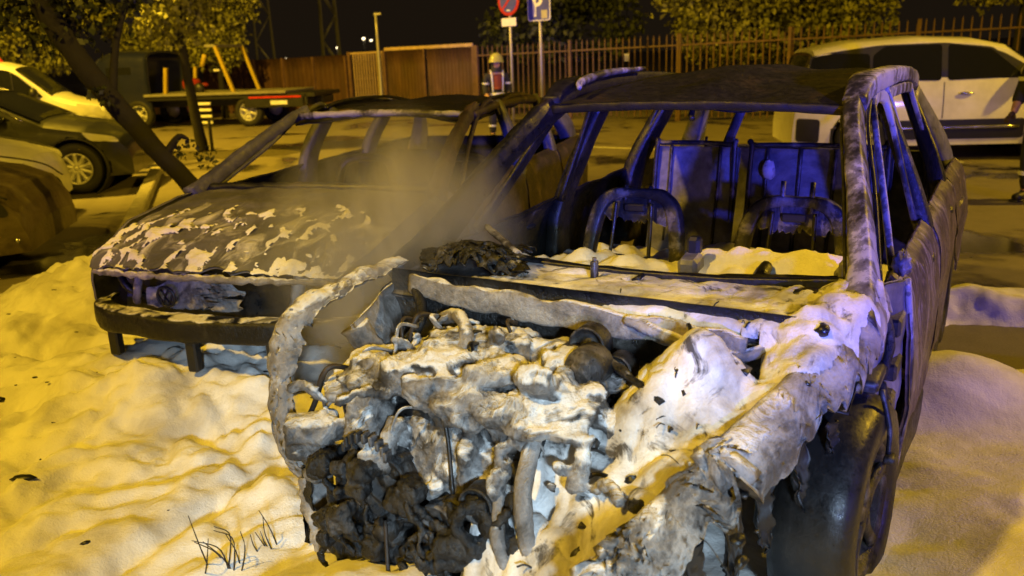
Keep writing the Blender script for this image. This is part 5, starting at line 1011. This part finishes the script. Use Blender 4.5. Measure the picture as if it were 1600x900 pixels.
def person(loc, rz, label, helmet, h=1.0, vest=None):
    t = thing('person', (*loc, 0), rz, label, 'person'); k = h                      # faces -y
    S = lambda L: [(x * k, y * k, z * k, *r) for x, y, z, *r in L]
    tor = [(0, .02, .90, .15, .11), (0, .02, 1.08, .14, .105), (0, 0, 1.26, .165, .115), (0, -.01, 1.38, .15, .10), (0, -.02, 1.45, .06, .06), (0, -.035, 1.53, .055, .06)]
    head = [(0, -.045, 1.60, .078, .095), (0, -.045, 1.70, .08, .10)]
    arm = lambda s: [(s * .20, 0, 1.36, .06, .06), (s * .27, .01, 1.14, .05, .05), (s * .25, -.13, .95, .042, .042), (s * .22, -.22, .88, .038, .03)]
    leg = lambda s: [(s * .10, .02, .84, .088, .09), (s * .12, -.03, .48, .062, .065), (s * .13, .02, .10, .045, .05), (s * .13, -.05, .035, .04, .035), (s * .13, -.15, .03, .038, .03)]
    pts = S(tor + head + arm(-1) + arm(1) + leg(-1) + leg(1)); e = [(i, i + 1) for i in range(7)] + [(3, 8), (8, 9), (9, 10), (10, 11), (3, 12), (12, 13), (13, 14), (14, 15), (0, 16), (16, 17), (17, 18), (18, 19), (19, 20), (0, 21), (21, 22), (22, 23), (23, 24), (24, 25)]
    obj_b = skin_obj('body', pts, e, M_skin, t)
    g = lambda L, d: [(x, y, z, a + d, b + d) for x, y, z, a, b in S(L)]
    jk = g([(0, .02, .80, .165, .125), *tor[:4], *arm(-1)[:3], *arm(1)[:3]], .022); skin_obj('jacket', jk, [(0, 1), (1, 2), (2, 3), (3, 4), (4, 5), (5, 6), (6, 7), (4, 8), (8, 9), (9, 10)], M_turn, t)
    for s in (-1, 1):
        skin_obj('trouser_leg', g([(s * .06, .02, .92, .08, .09), *leg(s)[:3]], .022), [(0, 1), (1, 2), (2, 3)], M_turn, t)
        obj('boot', join(tube(S([(s * .13, .02, .20), (s * .13, .02, .08), (s * .13, -.02, .05), (s * .13, -.16, .04)]), [.062 * k, .06 * k, .058 * k, .045 * k], 10, 20), box((s * .13 * k, -.06 * k, .012), (.10 * k, .29 * k, .024), .008)), M_boot, t)
        obj('sleeve_band', lathe([(.082 * k, -.02 * k), (.086 * k, 0), (.082 * k, .02 * k)], 18, 'z', (s * .245 * k, .005 * k, 1.20 * k)), M_refl, t)
        obj('ankle_band', lathe([(.085 * k, -.022 * k), (.089 * k, 0), (.085 * k, .022 * k)], 18, 'z', (s * .128 * k, .0, .28 * k)), M_refl, t)
        obj('shoulder_strip', tube(S([(s * .14, -.03, 1.485), (s * .125, -.125, 1.38), (s * .115, -.145, 1.20), (s * .11, -.135, 1.02)]), .018 * k, 6, 24, flat=.4, up=(0, 1, 0)), M_refl, t)
        # gloved hand: palm, four fingers and a thumb
        c = np.array([s * .22, -.245, .86]) * k; pc = [blob(c, (.03 * k, .045 * k, .038 * k), .05, 1, 2, 12)]
        for q in range(4): pc.append(tube([c + np.array([s * (-.02 + .013 * q), -.03, -.01]) * k, c + np.array([s * (-.022 + .014 * q), -.065 - .006 * (q in (1, 2)), -.03]) * k, c + np.array([s * (-.022 + .013 * q), -.07, -.065 - .006 * (q in (1, 2))]) * k], [.010 * k, .0095 * k, .008 * k], 6, 10))
        pc.append(tube([c + np.array([-s * .025, .0, 0]) * k, c + np.array([-s * .05, -.03, -.01]) * k, c + np.array([-s * .052, -.055, -.025]) * k], [.012 * k, .011 * k, .009 * k], 6, 10)); obj('glove', join(*pc), M_glove, t)
        obj('ear', blob((s * .082 * k, -.03 * k, 1.655 * k), (.012 * k, .02 * k, .03 * k), .1, 1, 1, 8), M_skin, obj_b); obj('eye', blob((s * .03 * k, -.135 * k, 1.668 * k), (.011 * k, .008 * k, .007 * k), 0, 1, 1, 8), M_blackp, obj_b)
    obj('nose', blob((0, -.148 * k, 1.645 * k), (.013 * k, .02 * k, .022 * k), .05, 1, 1, 10), M_skin, obj_b); obj('mouth', blob((0, -.138 * k, 1.608 * k), (.024 * k, .006 * k, .006 * k), 0, 1, 1, 8), M_rustj, obj_b)
    obj('waist_band', lathe([(.17 * k, -.03 * k), (.175 * k, 0), (.17 * k, .03 * k)], 24, 'z', (0, .0, .97 * k)), M_refl, t)
    obj('chest_panel', patch([[(x * k, (-.135 - .02 * (abs(x) < .05)) * k, z * k) for x in (.085, 0, -.085)] for z in (1.40, 1.25, 1.08)], 8, 8, .012), M_rustj, t)
    if helmet:
        hm = obj('helmet', lathe([(.0, .135), (.05, .13), (.10, .095), (.128, .04), (.135, .0), (.148, -.03), (.152, -.045), (.135, -.04)], 26, 'z', (0, -.03 * k, 1.70 * k)), M_helm, t); obj('comb', tube([(0, -.165 * k, 1.70 * k), (0, -.12 * k, 1.80 * k), (0, -.03 * k, 1.845 * k), (0, .07 * k, 1.80 * k), (0, .11 * k, 1.70 * k)], .014, 6, 24), M_helm, hm)
        obj('visor', patch([[(x * k, (-.155 + .8 * x * x / .12) * k, z * k) for x in (.10, .05, 0, -.05, -.10)] for z in (1.76, 1.72, 1.69)], 6, 12, .006), M_glass, hm)
        obj('hood', tube(S([(0, .0, 1.44), (0, .005, 1.54), (0, .02, 1.64)]), [.11, .10, .10], 14, 14), M_turn, t)
    else: obj('hair', blob((0, -.025 * k, 1.73 * k), (.095 * k, .11 * k, .085 * k), .12, 2, 3, 18), M_boot, t)
    return t
person((-.15, 17.0), math.radians(8), 'firefighter in a yellow helmet and dark coat with reflective bands', True, .88)
person((5.30, 8.35), math.radians(-60), 'person in dark trousers with reflective bands cut off by the right edge', False, 1.0)
